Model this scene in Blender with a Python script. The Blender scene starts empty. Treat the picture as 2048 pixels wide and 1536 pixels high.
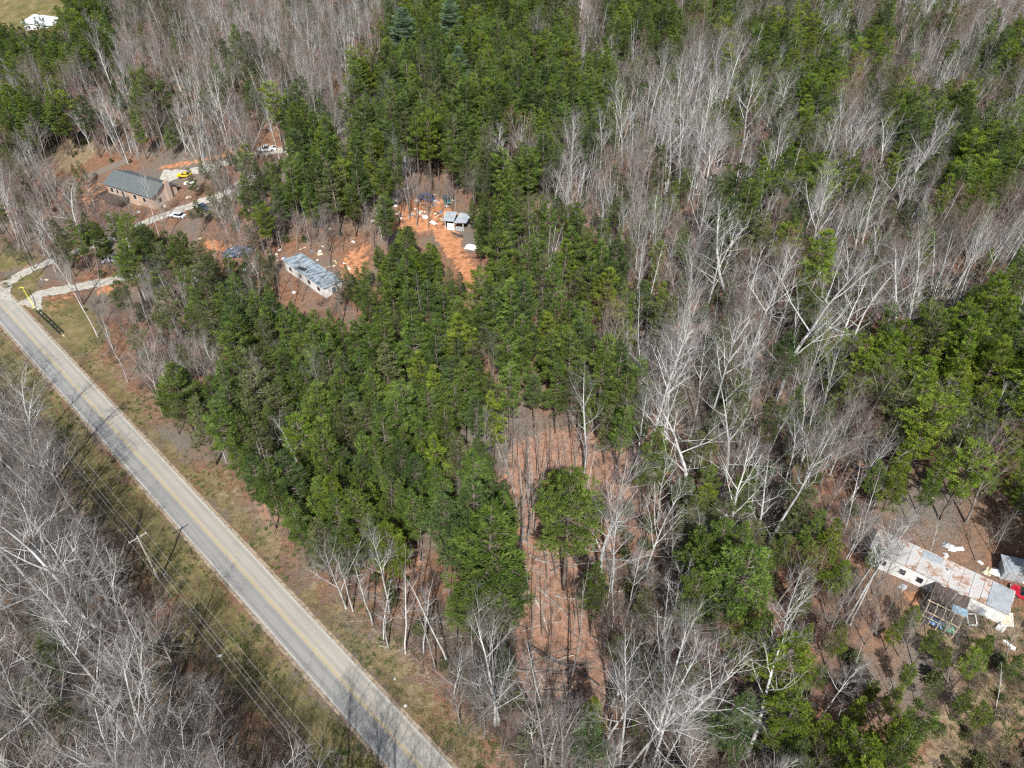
import bpy, math, random
import numpy as np
from mathutils import Vector, Matrix, Euler
R = math.radians
random.seed(7)
rnd = random.random
uni = random.uniform
scene = bpy.context.scene
COL = scene.collection

# ------------------------------------------------------------ camera, sky, sun
CAM_H = 105.0
FPX = 1500.0                       # focal length in pixels of a 2048 px wide picture
PITCH = math.pi / 2 - math.atan((2560 - 768) / FPX)
cam = bpy.data.cameras.new('camera')
cam.sensor_width = 36.0
cam.lens = FPX / 2048 * 36.0
cam.clip_end = 6000
cam_o = bpy.data.objects.new('camera', cam)
cam_o.location = (0, 0, CAM_H)
cam_o.rotation_euler = (math.pi / 2 - PITCH, 0, 0)
COL.objects.link(cam_o)
scene.camera = cam_o

SUN_EL, SUN_OFF = 46.0, 1.0        # the sun stands behind the camera
world = bpy.data.worlds.new('World')
scene.world = world
world.use_nodes = True
wt = world.node_tree
for n in list(wt.nodes): wt.nodes.remove(n)
sky = wt.nodes.new('ShaderNodeTexSky')
sky.sky_type = 'NISHITA'
sky.sun_disc = False
sky.sun_elevation = R(SUN_EL)
sky.sun_rotation = math.pi + R(SUN_OFF)
sky.air_density = 1.2
sky.dust_density = 1.5
bg = wt.nodes.new('ShaderNodeBackground')
bg.inputs['Strength'].default_value = 0.092
wo = wt.nodes.new('ShaderNodeOutputWorld')
wt.links.new(sky.outputs[0], bg.inputs[0])
wt.links.new(bg.outputs[0], wo.inputs[0])

sun = bpy.data.lights.new('sun', 'SUN')
sun.energy = 5.0
sun.angle = R(0.6)
sun.color = (1.0, 0.985, 0.955)
sun_o = bpy.data.objects.new('sun', sun)
sun_o.rotation_euler = (R(90 - SUN_EL), 0, R(SUN_OFF))
sun_o.location = (0, -60, 160)
COL.objects.link(sun_o)

scene.view_settings.view_transform = 'Standard'
scene.view_settings.look = 'None'
scene.view_settings.gamma = 1.0
scene.view_settings.exposure = 0.42
scene.render.engine = 'CYCLES'
scene.cycles.max_bounces = 5
scene.cycles.diffuse_bounces = 3
scene.cycles.glossy_bounces = 2
scene.cycles.transmission_bounces = 3
scene.cycles.use_denoising = False
scene.cycles.pixel_filter_type = 'BLACKMAN_HARRIS'
scene.cycles.filter_width = 1.3

# ------------------------------------------------------------ terrain and pixel helpers
cP, sP = math.cos(PITCH), math.sin(PITCH)
def ray(x, y):
    u = (x - 1024) / FPX; v = (y - 768) / FPX
    return np.array([u, cP - v * sP, -sP - v * cP])
def flat(x, y, z=0.0):
    r = ray(x, y); t = (z - CAM_H) / r[2]
    return r * t + np.array([0, 0, CAM_H])
def project(p):
    """world -> photo pixels (2048 x 1536); arrays allowed"""
    x, y, z = p[0], p[1], p[2] - CAM_H
    d = y * cP - z * sP
    u = x / d; v = (-z * cP - y * sP) / d
    return 1024 + u * FPX, 768 + v * FPX, d

RA = (flat(0, 648) + flat(0, 569)) / 2
RA = flat(0, 607); RB = flat(842, 1536)
RDIR = (RA - RB)[:2]; RDIR = RDIR / np.linalg.norm(RDIR)     # along the road, away from the camera
RNRM = np.array([-RDIR[1], RDIR[0]])
if RNRM[0] < 0: RNRM = -RNRM                                # to the right of the road in the photo
def dperp(x, y): return (x - RB[0]) * RNRM[0] + (y - RB[1]) * RNRM[1]
def salong(x, y): return (x - RB[0]) * RDIR[0] + (y - RB[1]) * RDIR[1]
def sstep(a, b, v):
    t = np.clip((v - a) / (b - a), 0, 1); return t * t * (3 - 2 * t)
def zg(x, y):
    d = dperp(x, y)
    far = sstep(250, 600, np.hypot(x, y))
    w = sstep(10, 50, d)
    lw = sstep(8, 40, -d)
    z = 19.0 * sstep(12, 115, d) + 10 * far * sstep(20, 100, d)
    z = z + w * (0.7 * np.sin(x * .071 + 1.3) * np.cos(y * .053) + .35 * np.sin(x * .19 + y * .11))
    z = z + lw * (-1.6 + 0.5 * np.sin(x * .09 + y * .05))
    z = z - 0.35 * np.exp(-((d - 6.2) / 1.3) ** 2) - 0.3 * np.exp(-((d + 5.8) / 1.3) ** 2)
    return z
def ground(px, py):
    """point of the ground seen at a photo pixel"""
    r = ray(px, py)
    z = 0.0
    for _ in range(40):
        t = (z - CAM_H) / r[2]
        p = r * t
        z2 = float(zg(p[0], p[1]))
        if abs(z2 - z) < 1e-4: break
        z = z * .4 + z2 * .6
    return Vector((p[0], p[1], float(zg(p[0], p[1]))))
def ground_for_top(px, py, h):
    """ground point of a thing whose point at height h shows at a pixel"""
    r = ray(px, py); z = 0.0
    for _ in range(40):
        t = (z + h - CAM_H) / r[2]; p = r * t
        z2 = float(zg(p[0], p[1]))
        if abs(z2 - z) < 1e-4: break
        z = z * .4 + z2 * .6
    return Vector((p[0], p[1], float(zg(p[0], p[1]))))
def height_from(base, tpx):
    r = ray(*tpx)
    k = (base.x * r[0] + base.y * r[1]) / (r[0] ** 2 + r[1] ** 2)
    return CAM_H + r[2] * k - base.z

# ------------------------------------------------------------ materials
def new_mat(name):
    m = bpy.data.materials.new(name); m.use_nodes = True
    nt = m.node_tree
    for n in list(nt.nodes): nt.nodes.remove(n)
    out = nt.nodes.new('ShaderNodeOutputMaterial')
    return m, nt, out
def N(nt, t, **kw):
    n = nt.nodes.new(t)
    for k, v in kw.items(): setattr(n, k, v)
    return n
def ramp(nt, stops, fac):
    n = nt.nodes.new('ShaderNodeValToRGB')
    e = n.color_ramp.elements
    while len(e) < len(stops): e.new(.5)
    for i, (p, c) in enumerate(stops):
        e[i].position = p; e[i].color = (*c, 1) if len(c) == 3 else c
    nt.links.new(fac, n.inputs[0])
    return n
def noise(nt, scale, detail=4, rough=.55, coord=None, dist=0):
    n = nt.nodes.new('ShaderNodeTexNoise')
    n.inputs['Scale'].default_value = scale; n.inputs['Detail'].default_value = detail
    n.inputs['Roughness'].default_value = rough; n.inputs['Distortion'].default_value = dist
    if coord is not None: nt.links.new(coord, n.inputs['Vector'])
    return n
def mixc(nt, fac, a, b, mode='MIX'):
    n = nt.nodes.new('ShaderNodeMix'); n.data_type = 'RGBA'; n.blend_type = mode
    for s, v in ((n.inputs[0], fac), (n.inputs[6], a), (n.inputs[7], b)):
        if hasattr(v, 'is_output') or isinstance(v, bpy.types.NodeSocket): nt.links.new(v, s)
        elif isinstance(v, (int, float)): s.default_value = v
        else: s.default_value = (*v, 1)
    return n.outputs[2]
def mathn(nt, op, a, b=None, clamp=False):
    n = nt.nodes.new('ShaderNodeMath'); n.operation = op; n.use_clamp = clamp
    for s, v in ((n.inputs[0], a), (n.inputs[1], b)):
        if v is None: continue
        if isinstance(v, bpy.types.NodeSocket): nt.links.new(v, s)
        else: s.default_value = v
    return n.outputs[0]
def surf(name, stops, scale=2.0, rough=.8, metal=0.0, bump=0.0, detail=5, stretch=None, bscale=None):
    m, nt, out = new_mat(name)
    tc = N(nt, 'ShaderNodeTexCoord')
    co = tc.outputs['Object']
    if stretch:
        mp = N(nt, 'ShaderNodeMapping'); mp.inputs['Scale'].default_value = stretch
        nt.links.new(co, mp.inputs[0]); co = mp.outputs[0]
    n1 = noise(nt, scale, detail, .6, co)
    r = ramp(nt, stops, n1.outputs[0])
    p = N(nt, 'ShaderNodeBsdfPrincipled')
    p.inputs['Roughness'].default_value = rough; p.inputs['Metallic'].default_value = metal
    nt.links.new(r.outputs[0], p.inputs['Base Color'])
    if bump:
        b = N(nt, 'ShaderNodeBump'); b.inputs['Strength'].default_value = bump; b.inputs['Distance'].default_value = .05
        n2 = noise(nt, bscale or scale * 4, 3, .6, co)
        nt.links.new(n2.outputs[0], b.inputs['Height']); nt.links.new(b.outputs[0], p.inputs['Normal'])
    nt.links.new(p.outputs[0], out.inputs[0])
    return m
def foliage(name, dark, mid, light, trans=.25, yellow=None):
    m, nt, out = new_mat(name)
    tc = N(nt, 'ShaderNodeTexCoord'); oi = N(nt, 'ShaderNodeObjectInfo')
    va = N(nt, 'ShaderNodeVectorMath', operation='ADD')
    sc_ = N(nt, 'ShaderNodeVectorMath', operation='SCALE'); sc_.inputs['Scale'].default_value = 31
    cb = N(nt, 'ShaderNodeCombineXYZ')
    for i in range(3): nt.links.new(oi.outputs['Random'], cb.inputs[i])
    nt.links.new(cb.outputs[0], sc_.inputs[0]); nt.links.new(sc_.outputs[0], va.inputs[1])
    nt.links.new(tc.outputs['Object'], va.inputs[0])
    n1 = noise(nt, .55, 3, .6, va.outputs[0])
    n2 = noise(nt, 3.2, 2, .6, va.outputs[0])
    f = mathn(nt, 'ADD', mathn(nt, 'MULTIPLY', n1.outputs[0], .6), mathn(nt, 'MULTIPLY', n2.outputs[0], .4))
    r = ramp(nt, [(.32, dark), (.5, mid), (.66, light)], f)
    hs = N(nt, 'ShaderNodeHueSaturation')
    nt.links.new(mathn(nt, 'ADD', mathn(nt, 'MULTIPLY', oi.outputs['Random'], .022), .489), hs.inputs['Hue'])
    nt.links.new(mathn(nt, 'ADD', mathn(nt, 'MULTIPLY', mathn(nt, 'FRACT', mathn(nt, 'MULTIPLY', oi.outputs['Random'], 17.3)), .5), .75), hs.inputs['Value'])
    nt.links.new(r.outputs[0], hs.inputs['Color'])
    d = N(nt, 'ShaderNodeBsdfDiffuse'); t = N(nt, 'ShaderNodeBsdfTranslucent'); ms = N(nt, 'ShaderNodeMixShader')
    ms.inputs[0].default_value = trans
    nt.links.new(hs.outputs[0], d.inputs[0]); nt.links.new(hs.outputs[0], t.inputs[0])
    nt.links.new(d.outputs[0], ms.inputs[1]); nt.links.new(t.outputs[0], ms.inputs[2])
    nt.links.new(ms.outputs[0], out.inputs[0])
    return m
def bark(name, stops, scale=1.2):
    m, nt, out = new_mat(name)
    tc = N(nt, 'ShaderNodeTexCoord'); oi = N(nt, 'ShaderNodeObjectInfo')
    mp = N(nt, 'ShaderNodeMapping'); mp.inputs['Scale'].default_value = (1, 1, .35)
    nt.links.new(tc.outputs['Object'], mp.inputs[0])
    n1 = noise(nt, scale, 4, .65, mp.outputs[0])
    r = ramp(nt, stops, n1.outputs[0])
    hs = N(nt, 'ShaderNodeHueSaturation')
    nt.links.new(mathn(nt, 'ADD', mathn(nt, 'MULTIPLY', oi.outputs['Random'], .5), .75), hs.inputs['Value'])
    nt.links.new(r.outputs[0], hs.inputs['Color'])
    p = N(nt, 'ShaderNodeBsdfDiffuse')
    nt.links.new(hs.outputs[0], p.inputs[0]); nt.links.new(p.outputs[0], out.inputs[0])
    return m

M = {}
M['pine_mid'] = foliage('needles_mid_green', (.034, .054, .017), (.100, .150, .030), (.215, .290, .066))
M['pine_dark'] = foliage('needles_dark_green', (.028, .046, .021), (.072, .112, .034), (.155, .212, .072))
M['pine_yellow'] = foliage('needles_yellow_green', (.045, .070, .014), (.142, .196, .026), (.278, .355, .056))
M['pine_blue'] = foliage('needles_blue_green', (.060, .100, .055), (.160, .245, .135), (.290, .390, .250))
M['pine_olive'] = foliage('needles_olive', (.042, .052, .023), (.112, .130, .050), (.200, .218, .098))
M['cedar_rust'] = foliage('rusty_foliage', (.06, .035, .012), (.16, .085, .02), (.26, .15, .04))
M['bark_white'] = bark('white_bark', [(.33, (.21, .20, .185)), (.48, (.46, .45, .425)), (.68, (.66, .65, .625))])
M['bark_grey'] = bark('grey_bark', [(.35, (.12, .105, .093)), (.5, (.23, .207, .185)), (.7, (.36, .33, .295))])
M['bark_pine'] = bark('pine_bark', [(.35, (.075, .058, .048)), (.5, (.15, .12, .10)), (.7, (.25, .21, .18))])
M['twig_grey'] = bark('grey_twigs', [(.35, (.12, .105, .098)), (.5, (.20, .18, .168)), (.7, (.30, .275, .26))])
M['twig_brown'] = bark('brown_twigs', [(.35, (.09, .066, .053)), (.5, (.155, .115, .093)), (.7, (.22, .175, .148))])
M['twig_red'] = bark('red_bud_twigs', [(.35, (.15, .07, .06)), (.5, (.24, .12, .10)), (.7, (.32, .18, .15))])
M['log'] = bark('bleached_log', [(.35, (.22, .18, .15)), (.5, (.36, .31, .26)), (.7, (.52, .46, .40))])

# ------------------------------------------------------------ mesh builder
class MB:
    def __init__(s): s.v = []; s.f = []; s.m = []
    def quad(s, a, b, c, d, m=0):
        n = len(s.v); s.v += [a, b, c, d]; s.f.append((n, n + 1, n + 2, n + 3)); s.m.append(m)
    def tube(s, pts, rad, k=5, m=0, cap=True):
        n0 = len(s.v); P = [Vector(p) for p in pts]
        up = Vector((0, 0, 1)); prev = None
        for i, p in enumerate(P):
            t = (P[min(i + 1, len(P) - 1)] - P[max(i - 1, 0)])
            if t.length < 1e-9: t = Vector((0, 0, 1))
            t.normalize()
            if prev is None:
                a = t.cross(Vector((.3, .9, .2))) if abs(t.z) > .9 else t.cross(up)
            else: a = prev - t * prev.dot(t)
            a.normalize(); prev = a; b = t.cross(a)
            for j in range(k):
                w = 2 * math.pi * j / k
                s.v.append(tuple(p + (a * math.cos(w) + b * math.sin(w)) * rad[i]))
        for i in range(len(P) - 1):
            for j in range(k):
                s.f.append((n0 + i * k + j, n0 + i * k + (j + 1) % k, n0 + (i + 1) * k + (j + 1) % k, n0 + (i + 1) * k + j)); s.m.append(m)
        if cap and k > 2:
            s.f.append(tuple(n0 + j for j in range(k))[::-1]); s.m.append(m)
            s.f.append(tuple(n0 + (len(P) - 1) * k + j for j in range(k))); s.m.append(m)
    def box(s, cx, cy, cz, sx, sy, sz, rz=0, m=0, rx=0, ry=0):
        n = len(s.v); e = Euler((rx, ry, rz)).to_matrix()
        for dz in (-.5, .5):
            for dx, dy in ((-.5, -.5), (.5, -.5), (.5, .5), (-.5, .5)):
                s.v.append(tuple(e @ Vector((dx * sx, dy * sy, dz * sz)) + Vector((cx, cy, cz))))
        for f in ((3, 2, 1, 0), (4, 5, 6, 7), (0, 1, 5, 4), (1, 2, 6, 5), (2, 3, 7, 6), (3, 0, 4, 7)):
            s.f.append(tuple(n + i for i in f)); s.m.append(m)
    def prism(s, poly, y0, y1, m=0, ins=None):
        """poly: (x, z) outline counter-clockwise, extruded along y; ins: per-vertex inward shift of y"""
        n = len(s.v); k = len(poly)
        for sgn, y in ((1, y0), (-1, y1)):
            for i, (x, z) in enumerate(poly):
                s.v.append((x, y + sgn * (ins[i] if ins else 0), z))
        s.f.append(tuple(n + i for i in range(k))); s.m.append(m)
        s.f.append(tuple(n + k + i for i in range(k))[::-1]); s.m.append(m)
        for i in range(k):
            j = (i + 1) % k
            s.f.append((n + i, n + k + i, n + k + j, n + j)); s.m.append(m)
    def mesh(s, name, mats, smooth=False):
        me = bpy.data.meshes.new(name); me.from_pydata(s.v, [], s.f)
        for m in mats: me.materials.append(m)
        if len(mats) > 1: me.polygons.foreach_set('material_index', s.m)
        if smooth: me.polygons.foreach_set('use_smooth', [True] * len(s.f))
        me.update(); return me
def link(name, me, parent=None, loc=None, rz=None):
    o = bpy.data.objects.new(name, me); COL.objects.link(o)
    if parent: o.parent = parent
    if loc is not None: o.location = loc
    if rz is not None: o.rotation_euler = (0, 0, rz)
    return o
def part(name, mb, mat, parent, smooth=False, bevel=0):
    o = link(name, mb.mesh(name, mat if isinstance(mat, list) else [mat], smooth), parent)
    if bevel:
        b = o.modifiers.new('bevel', 'BEVEL'); b.width = bevel; b.segments = 2; b.limit_method = 'ANGLE'; b.angle_limit = R(35)
    return o
def tag(o, label, cat=None, group=None, kind=None):
    o['label'] = label
    if cat: o['category'] = cat
    if group: o['group'] = group
    if kind: o['kind'] = kind
    return o
def thing(name, label, cat, loc, rz=0, group=None):
    o = bpy.data.objects.new(name, None); COL.objects.link(o); o.empty_display_size = .5
    o.location = loc; o.rotation_euler = (0, 0, rz)
    return tag(o, label, cat, group)

# ------------------------------------------------------------ the ground
def axis(lo, hi, step, far):
    a = list(np.arange(lo, hi + .01, step)); s = step; x = a[-1]; out = []
    while x < far: s *= 1.22; x += s; out.append(x)
    s = step; x = a[0]; pre = []
    while x > -far: s *= 1.22; x -= s; pre.append(x)
    return np.array(pre[::-1] + a + out)
gx = axis(-320, 300, 1.25, 3500); gy = axis(30, 480, 1.25, 3500)
GX, GY = np.meshgrid(gx, gy)
gz = zg(GX, GY)
nx, ny = len(gx), len(gy)
V = np.stack([GX.ravel(), GY.ravel(), gz.ravel()], 1)
idx = np.arange(nx * ny).reshape(ny, nx)
F = np.stack([idx[:-1, :-1].ravel(), idx[:-1, 1:].ravel(), idx[1:, 1:].ravel(), idx[1:, :-1].ravel()], 1)
gme = bpy.data.meshes.new('ground')
gme.vertices.add(len(V)); gme.vertices.foreach_set('co', V.ravel())
gme.loops.add(F.size); gme.loops.foreach_set('vertex_index', F.ravel())
gme.polygons.add(len(F)); gme.polygons.foreach_set('loop_start', np.arange(0, F.size, 4)); gme.polygons.foreach_set('loop_total', np.full(len(F), 4))
gme.polygons.foreach_set('use_smooth', [True] * len(F))
gme.update(); gme.validate()
PX, PY, PD = project((V[:, 0], V[:, 1], V[:, 2]))
front = PD > 5
def inpoly(px, py, poly):
    r = np.zeros(len(px), bool); n = len(poly)
    for i in range(n):
        x0, y0 = poly[i]; x1, y1 = poly[(i + 1) % n]
        c = ((y0 > py) != (y1 > py)) & (px < (x1 - x0) * (py - y0) / (y1 - y0 + 1e-12) + x0)
        r ^= c
    return r & front
def nearline(px, py, pts, w):
    """distance in photo pixels to a polyline as a 0..1 mask"""
    best = np.full(len(px), 1e9)
    for (x0, y0), (x1, y1) in zip(pts[:-1], pts[1:]):
        dx, dy = x1 - x0, y1 - y0
        t = np.clip(((px - x0) * dx + (py - y0) * dy) / (dx * dx + dy * dy), 0, 1)
        best = np.minimum(best, np.hypot(px - x0 - t * dx, py - y0 - t * dy))
    return np.clip(1.3 - best / w, 0, 1) * front
DP = dperp(V[:, 0], V[:, 1]); SA = salong(V[:, 0], V[:, 1])
litz = np.zeros(len(V)); grass = np.zeros(len(V)); clay = np.zeros(len(V)); tan = np.zeros(len(V))
wob = 1.5 * np.sin(SA * .13) + np.sin(SA * .37 + 2)
grass = np.maximum(grass, ((DP > 3) & (DP < 8.0 + wob)) * (.62))
grass = np.maximum(grass, ((DP < -3) & (DP > -12 + wob)) * .66)
grass = np.maximum(grass, ((DP <= -12 + wob) & (DP > -26)) * .30)
tan = np.maximum(tan, ((DP > 3) & (DP < 7 + wob) & (SA < 70)) * .45)
tan = np.maximum(tan, ((DP > 5.5) & (DP < 9 + wob)) * .5)
tan = np.maximum(tan, (DP < -8) * .25)
clay = np.maximum(clay, (np.abs(np.abs(DP) - 3.9) < .9) * .25)
for poly, a in (([(0, 0), (200, 0), (260, 30), (180, 70), (110, 60), (0, 60)], .9), ([(0, 0), (-600, 0), (-600, 60), (0, 60)], .8),
                ([(20, 560), (100, 530), (60, 600), (30, 590)], .9), ([(75, 610), (150, 590), (230, 660), (190, 720), (120, 670)], .7),
                ([(100, 260), (180, 290), (120, 330), (60, 300)], .5), ([(0, 260), (60, 250), (40, 330), (0, 340)], .9), ([(0, 500), (60, 500), (90, 520), (0, 545)], .9)):
    grass = np.maximum(grass, inpoly(PX, PY, poly) * a)
for poly, a in (([(775, 440), (800, 395), (850, 385), (900, 400), (935, 440), (925, 470), (870, 470), (800, 465), (770, 480)], .62),
                ([(700, 495), (745, 480), (735, 560), (690, 570), (660, 545)], .6), ([(400, 475), (450, 475), (480, 510), (410, 500)], .8),
                ([(150, 380), (215, 350), (240, 385), (190, 440), (150, 420)], .45),
                ([(70, 590), (190, 575), (160, 600), (100, 640)], .45), ([(190, 565), (260, 560), (240, 595), (185, 590)], .7), 
                ([(1030, 900), (1110, 860), (1150, 900), (1200, 900), (1215, 1010), (1200, 1120), (1050, 1110), (1010, 980)], .28),
                ([(1060, 1120), (1190, 1120), (1200, 1360), (1060, 1380), (1040, 1260)], .22),
                ([(1190, 830), (1290, 880), (1270, 1000), (1180, 990)], .25), ([(360, 690), (420, 690), (430, 790), (380, 790)], .4),
                ([(1780, 1150), (1900, 1215), (1920, 1262), (1840, 1235), (1770, 1180)], .6), ([(1030, 250), (1050, 260), (1045, 330), (1020, 320)], .5),
                ([(1140, 320), (1230, 340), (1220, 400), (1150, 400)], .35)):
    clay = np.maximum(clay, inpoly(PX, PY, poly) * a)
clay = np.maximum(clay, nearline(PX, PY, [(885, 468), (905, 490), (920, 520), (945, 565)], 20))
clay = np.maximum(clay, nearline(PX, PY, [(320, 335), (380, 325), (430, 315), (520, 290), (600, 300)], 7) * .8)
clay = np.maximum(clay, nearline(PX, PY, [(0, 548), (60, 532), (120, 512)], 5) * .6)
for poly, a in (([(1700, 1230), (1800, 1190), (2200, 1250), (2300, 1600), (1750, 1600), (1830, 1450), (1900, 1350)], .6),
                ([(1400, 1350), (1560, 1330), (1700, 1536), (1450, 1536)], .3),
                ([(100, 260), (200, 280), (190, 320), (120, 350)], .8), ([(0, 0), (400, 0), (300, 100), (0, 60)], .12), ([(170, 0), (260, 0), (240, 30), (200, 30)], .9)):
    tan = np.maximum(tan, inpoly(PX, PY, poly) * a)
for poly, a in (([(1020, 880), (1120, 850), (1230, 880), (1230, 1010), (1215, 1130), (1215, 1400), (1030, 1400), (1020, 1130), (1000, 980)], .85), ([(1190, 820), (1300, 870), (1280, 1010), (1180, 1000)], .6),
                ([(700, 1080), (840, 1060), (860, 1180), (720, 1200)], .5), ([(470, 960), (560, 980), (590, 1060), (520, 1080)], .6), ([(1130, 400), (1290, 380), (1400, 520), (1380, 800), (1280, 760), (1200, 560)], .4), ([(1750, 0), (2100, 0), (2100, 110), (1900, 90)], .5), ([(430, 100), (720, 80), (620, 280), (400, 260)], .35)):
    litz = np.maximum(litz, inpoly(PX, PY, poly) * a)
att = gme.color_attributes.new('zones', 'FLOAT_COLOR', 'POINT')
def blur(a):
    g = a.reshape(ny, nx).astype(float)
    for _ in range(2):
        g = (g + np.roll(g, 1, 0) + np.roll(g, -1, 0) + np.roll(g, 1, 1) + np.roll(g, -1, 1)) / 5
    return g.ravel()
att.data.foreach_set('color', np.stack([blur(grass), blur(clay), blur(tan), blur(litz)], 1).ravel())
gm, nt, out = new_mat('forest_floor')
geo = N(nt, 'ShaderNodeNewGeometry'); va = N(nt, 'ShaderNodeVertexColor'); va.layer_name = 'zones'
sep = N(nt, 'ShaderNodeSeparateColor'); nt.links.new(va.outputs[0], sep.inputs[0])
co = geo.outputs['Position']
nA = noise(nt, .06, 5, .6, co); nB = noise(nt, .9, 6, .68, co); nC = noise(nt, 5.0, 4, .7, co); nD = noise(nt, .25, 4, .6, co)
litter = ramp(nt, [(.28, (.055, .034, .025)), (.42, (.13, .072, .045)), (.54, (.235, .128, .080)), (.72, (.37, .225, .15))], mathn(nt, 'ADD', mathn(nt, 'MULTIPLY', nB.outputs[0], .5), mathn(nt, 'MULTIPLY', nC.outputs[0], .5)))
grey = ramp(nt, [(.3, (.075, .062, .050)), (.55, (.175, .148, .12)), (.75, (.30, .26, .21))], nC.outputs[0])
base = mixc(nt, ramp(nt, [(.42, (0, 0, 0)), (.6, (1, 1, 1))], nA.outputs[0]).outputs[0], litter.outputs[0], grey.outputs[0])
tanc = ramp(nt, [(.3, (.10, .070, .042)), (.5, (.21, .155, .095)), (.7, (.36, .28, .18))], mathn(nt, 'ADD', mathn(nt, 'MULTIPLY', nB.outputs[0], .5), mathn(nt, 'MULTIPLY', nC.outputs[0], .5)))
grc = ramp(nt, [(.3, (.060, .062, .024)), (.43, (.115, .108, .042)), (.56, (.20, .160, .078)), (.70, (.33, .25, .14))], mathn(nt, 'ADD', mathn(nt, 'MULTIPLY', nD.outputs[0], .55), mathn(nt, 'MULTIPLY', nC.outputs[0], .45)))
clc = ramp(nt, [(.3, (.20, .085, .045)), (.46, (.38, .165, .080)), (.6, (.52, .255, .135)), (.75, (.60, .40, .26))], mathn(nt, 'ADD', mathn(nt, 'MULTIPLY', nB.outputs[0], .6), mathn(nt, 'MULTIPLY', nC.outputs[0], .4)))
def zmask(ch, amt=1.9, lo=.38, hi=.66):
    s = mathn(nt, 'ADD', ch, mathn(nt, 'MULTIPLY', mathn(nt, 'SUBTRACT', mathn(nt, 'ADD', mathn(nt, 'MULTIPLY', nB.outputs[0], .6), mathn(nt, 'MULTIPLY', nD.outputs[0], .4)), .5), amt))
    mr = N(nt, 'ShaderNodeMapRange'); mr.interpolation_type = 'SMOOTHSTEP'
    mr.inputs['From Min'].default_value = lo; mr.inputs['From Max'].default_value = hi
    nt.links.new(s, mr.inputs['Value']); return mr.outputs[0]
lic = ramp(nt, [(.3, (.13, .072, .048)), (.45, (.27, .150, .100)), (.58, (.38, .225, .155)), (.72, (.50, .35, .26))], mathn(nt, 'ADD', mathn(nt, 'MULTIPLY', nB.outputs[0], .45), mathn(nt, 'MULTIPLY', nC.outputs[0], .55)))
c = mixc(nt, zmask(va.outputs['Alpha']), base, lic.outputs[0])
c = mixc(nt, zmask(sep.outputs[0]), c, grc.outputs[0])
c = mixc(nt, zmask(sep.outputs[2]), c, tanc.outputs[0])
c = mixc(nt, zmask(sep.outputs[1]), c, clc.outputs[0])
p = N(nt, 'ShaderNodeBsdfDiffuse'); nt.links.new(c, p.inputs[0])
b = N(nt, 'ShaderNodeBump'); b.inputs['Strength'].default_value = .8; b.inputs['Distance'].default_value = .22
nt.links.new(mathn(nt, 'ADD', nB.outputs[0], mathn(nt, 'MULTIPLY', nC.outputs[0], .5)), b.inputs['Height'])
nt.links.new(b.outputs[0], p.inputs['Normal']); nt.links.new(p.outputs[0], out.inputs[0])
gme.materials.append(gm)
tag(link('ground', gme), 'leaf littered ground with grass verges and bare red clay', kind='structure')

# ------------------------------------------------------------ road and driveways
def strip(path, halfw, z, jag=0, seed=1):
    """flat ribbon over world points"""
    rr = random.Random(seed); mb = MB(); n = len(path)
    L = []; Rr = []
    for i, q in enumerate(path):
        t = Vector(path[min(i + 1, n - 1)]) - Vector(path[max(i - 1, 0)]); t.z = 0; t.normalize()
        nn = Vector((-t.y, t.x, 0))
        hw = halfw(i / (n - 1)) if callable(halfw) else halfw
        for lst, s in ((L, 1), (Rr, -1)):
            p = Vector(q) + nn * s * (hw + rr.uniform(-jag, jag))
            lst.append((p.x, p.y, float(zg(p.x, p.y)) * (0 if z is None else 1) + (z or 0)))
    mb.v = L + Rr
    for i in range(n - 1):
        mb.f.append((i, n + i, n + i + 1, i + 1)); mb.m.append(0)
    return mb
def roadpt(s, d): return Vector((RB[0] + RDIR[0] * s + RNRM[0] * d, RB[1] + RDIR[1] * s + RNRM[1] * d, 0))
ROADW = 3.05
def roadstrip(d0, d1, z, s0=-60, s1=420, step=1.0, jag=0, seed=2, dash=None):
    rr = random.Random(seed); mb = MB(); n = int((s1 - s0) / step)
    for i in range(n + 1):
        s = s0 + i * step
        for d in (d0, d1):
            p = roadpt(s, d + (rr.uniform(-jag, jag)))
            mb.v.append((p.x, p.y, z + max(0.0, 0)))
        if i: k = 2 * i; mb.f.append((k - 2, k - 1, k + 1, k)); mb.m.append(0)
    return mb
rm, nt, out = new_mat('worn_asphalt')
uvn = N(nt, 'ShaderNodeNewGeometry')
mp = N(nt, 'ShaderNodeMapping'); ang = math.atan2(RDIR[1], RDIR[0])
mp.vector_type = 'TEXTURE'; mp.inputs['Location'].default_value = (RB[0], RB[1], 0); mp.inputs['Rotation'].default_value = (0, 0, ang)
nt.links.new(uvn.outputs['Position'], mp.inputs[0])
sx = N(nt, 'ShaderNodeSeparateXYZ'); nt.links.new(mp.outputs[0], sx.inputs[0])
yy = sx.outputs[1]
st = N(nt, 'ShaderNodeVectorMath', operation='MULTIPLY'); st.inputs[1].default_value = (.035, 1.3, 1); nt.links.new(mp.outputs[0], st.inputs[0])
ns = noise(nt, 1.6, 4, .6, st.outputs[0]); nf = noise(nt, 9, 4, .7, mp.outputs[0]); nl = noise(nt, .15, 4, .6, mp.outputs[0])
nside = -1 if (RNRM[0] * -math.sin(ang) + RNRM[1] * math.cos(ang)) < 0 else 1
lane = N(nt, 'ShaderNodeMapRange'); lane.inputs['From Min'].default_value = -.3; lane.inputs['From Max'].default_value = .3
nt.links.new(mathn(nt, 'MULTIPLY', yy, nside), lane.inputs['Value'])
cA = mixc(nt, lane.outputs[0], (.255, .245, .228), (.335, .308, .262))
tr = mathn(nt, 'ABSOLUTE', mathn(nt, 'SUBTRACT', mathn(nt, 'ABSOLUTE', mathn(nt, 'SUBTRACT', mathn(nt, 'ABSOLUTE', yy), 1.55)), .8))
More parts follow.
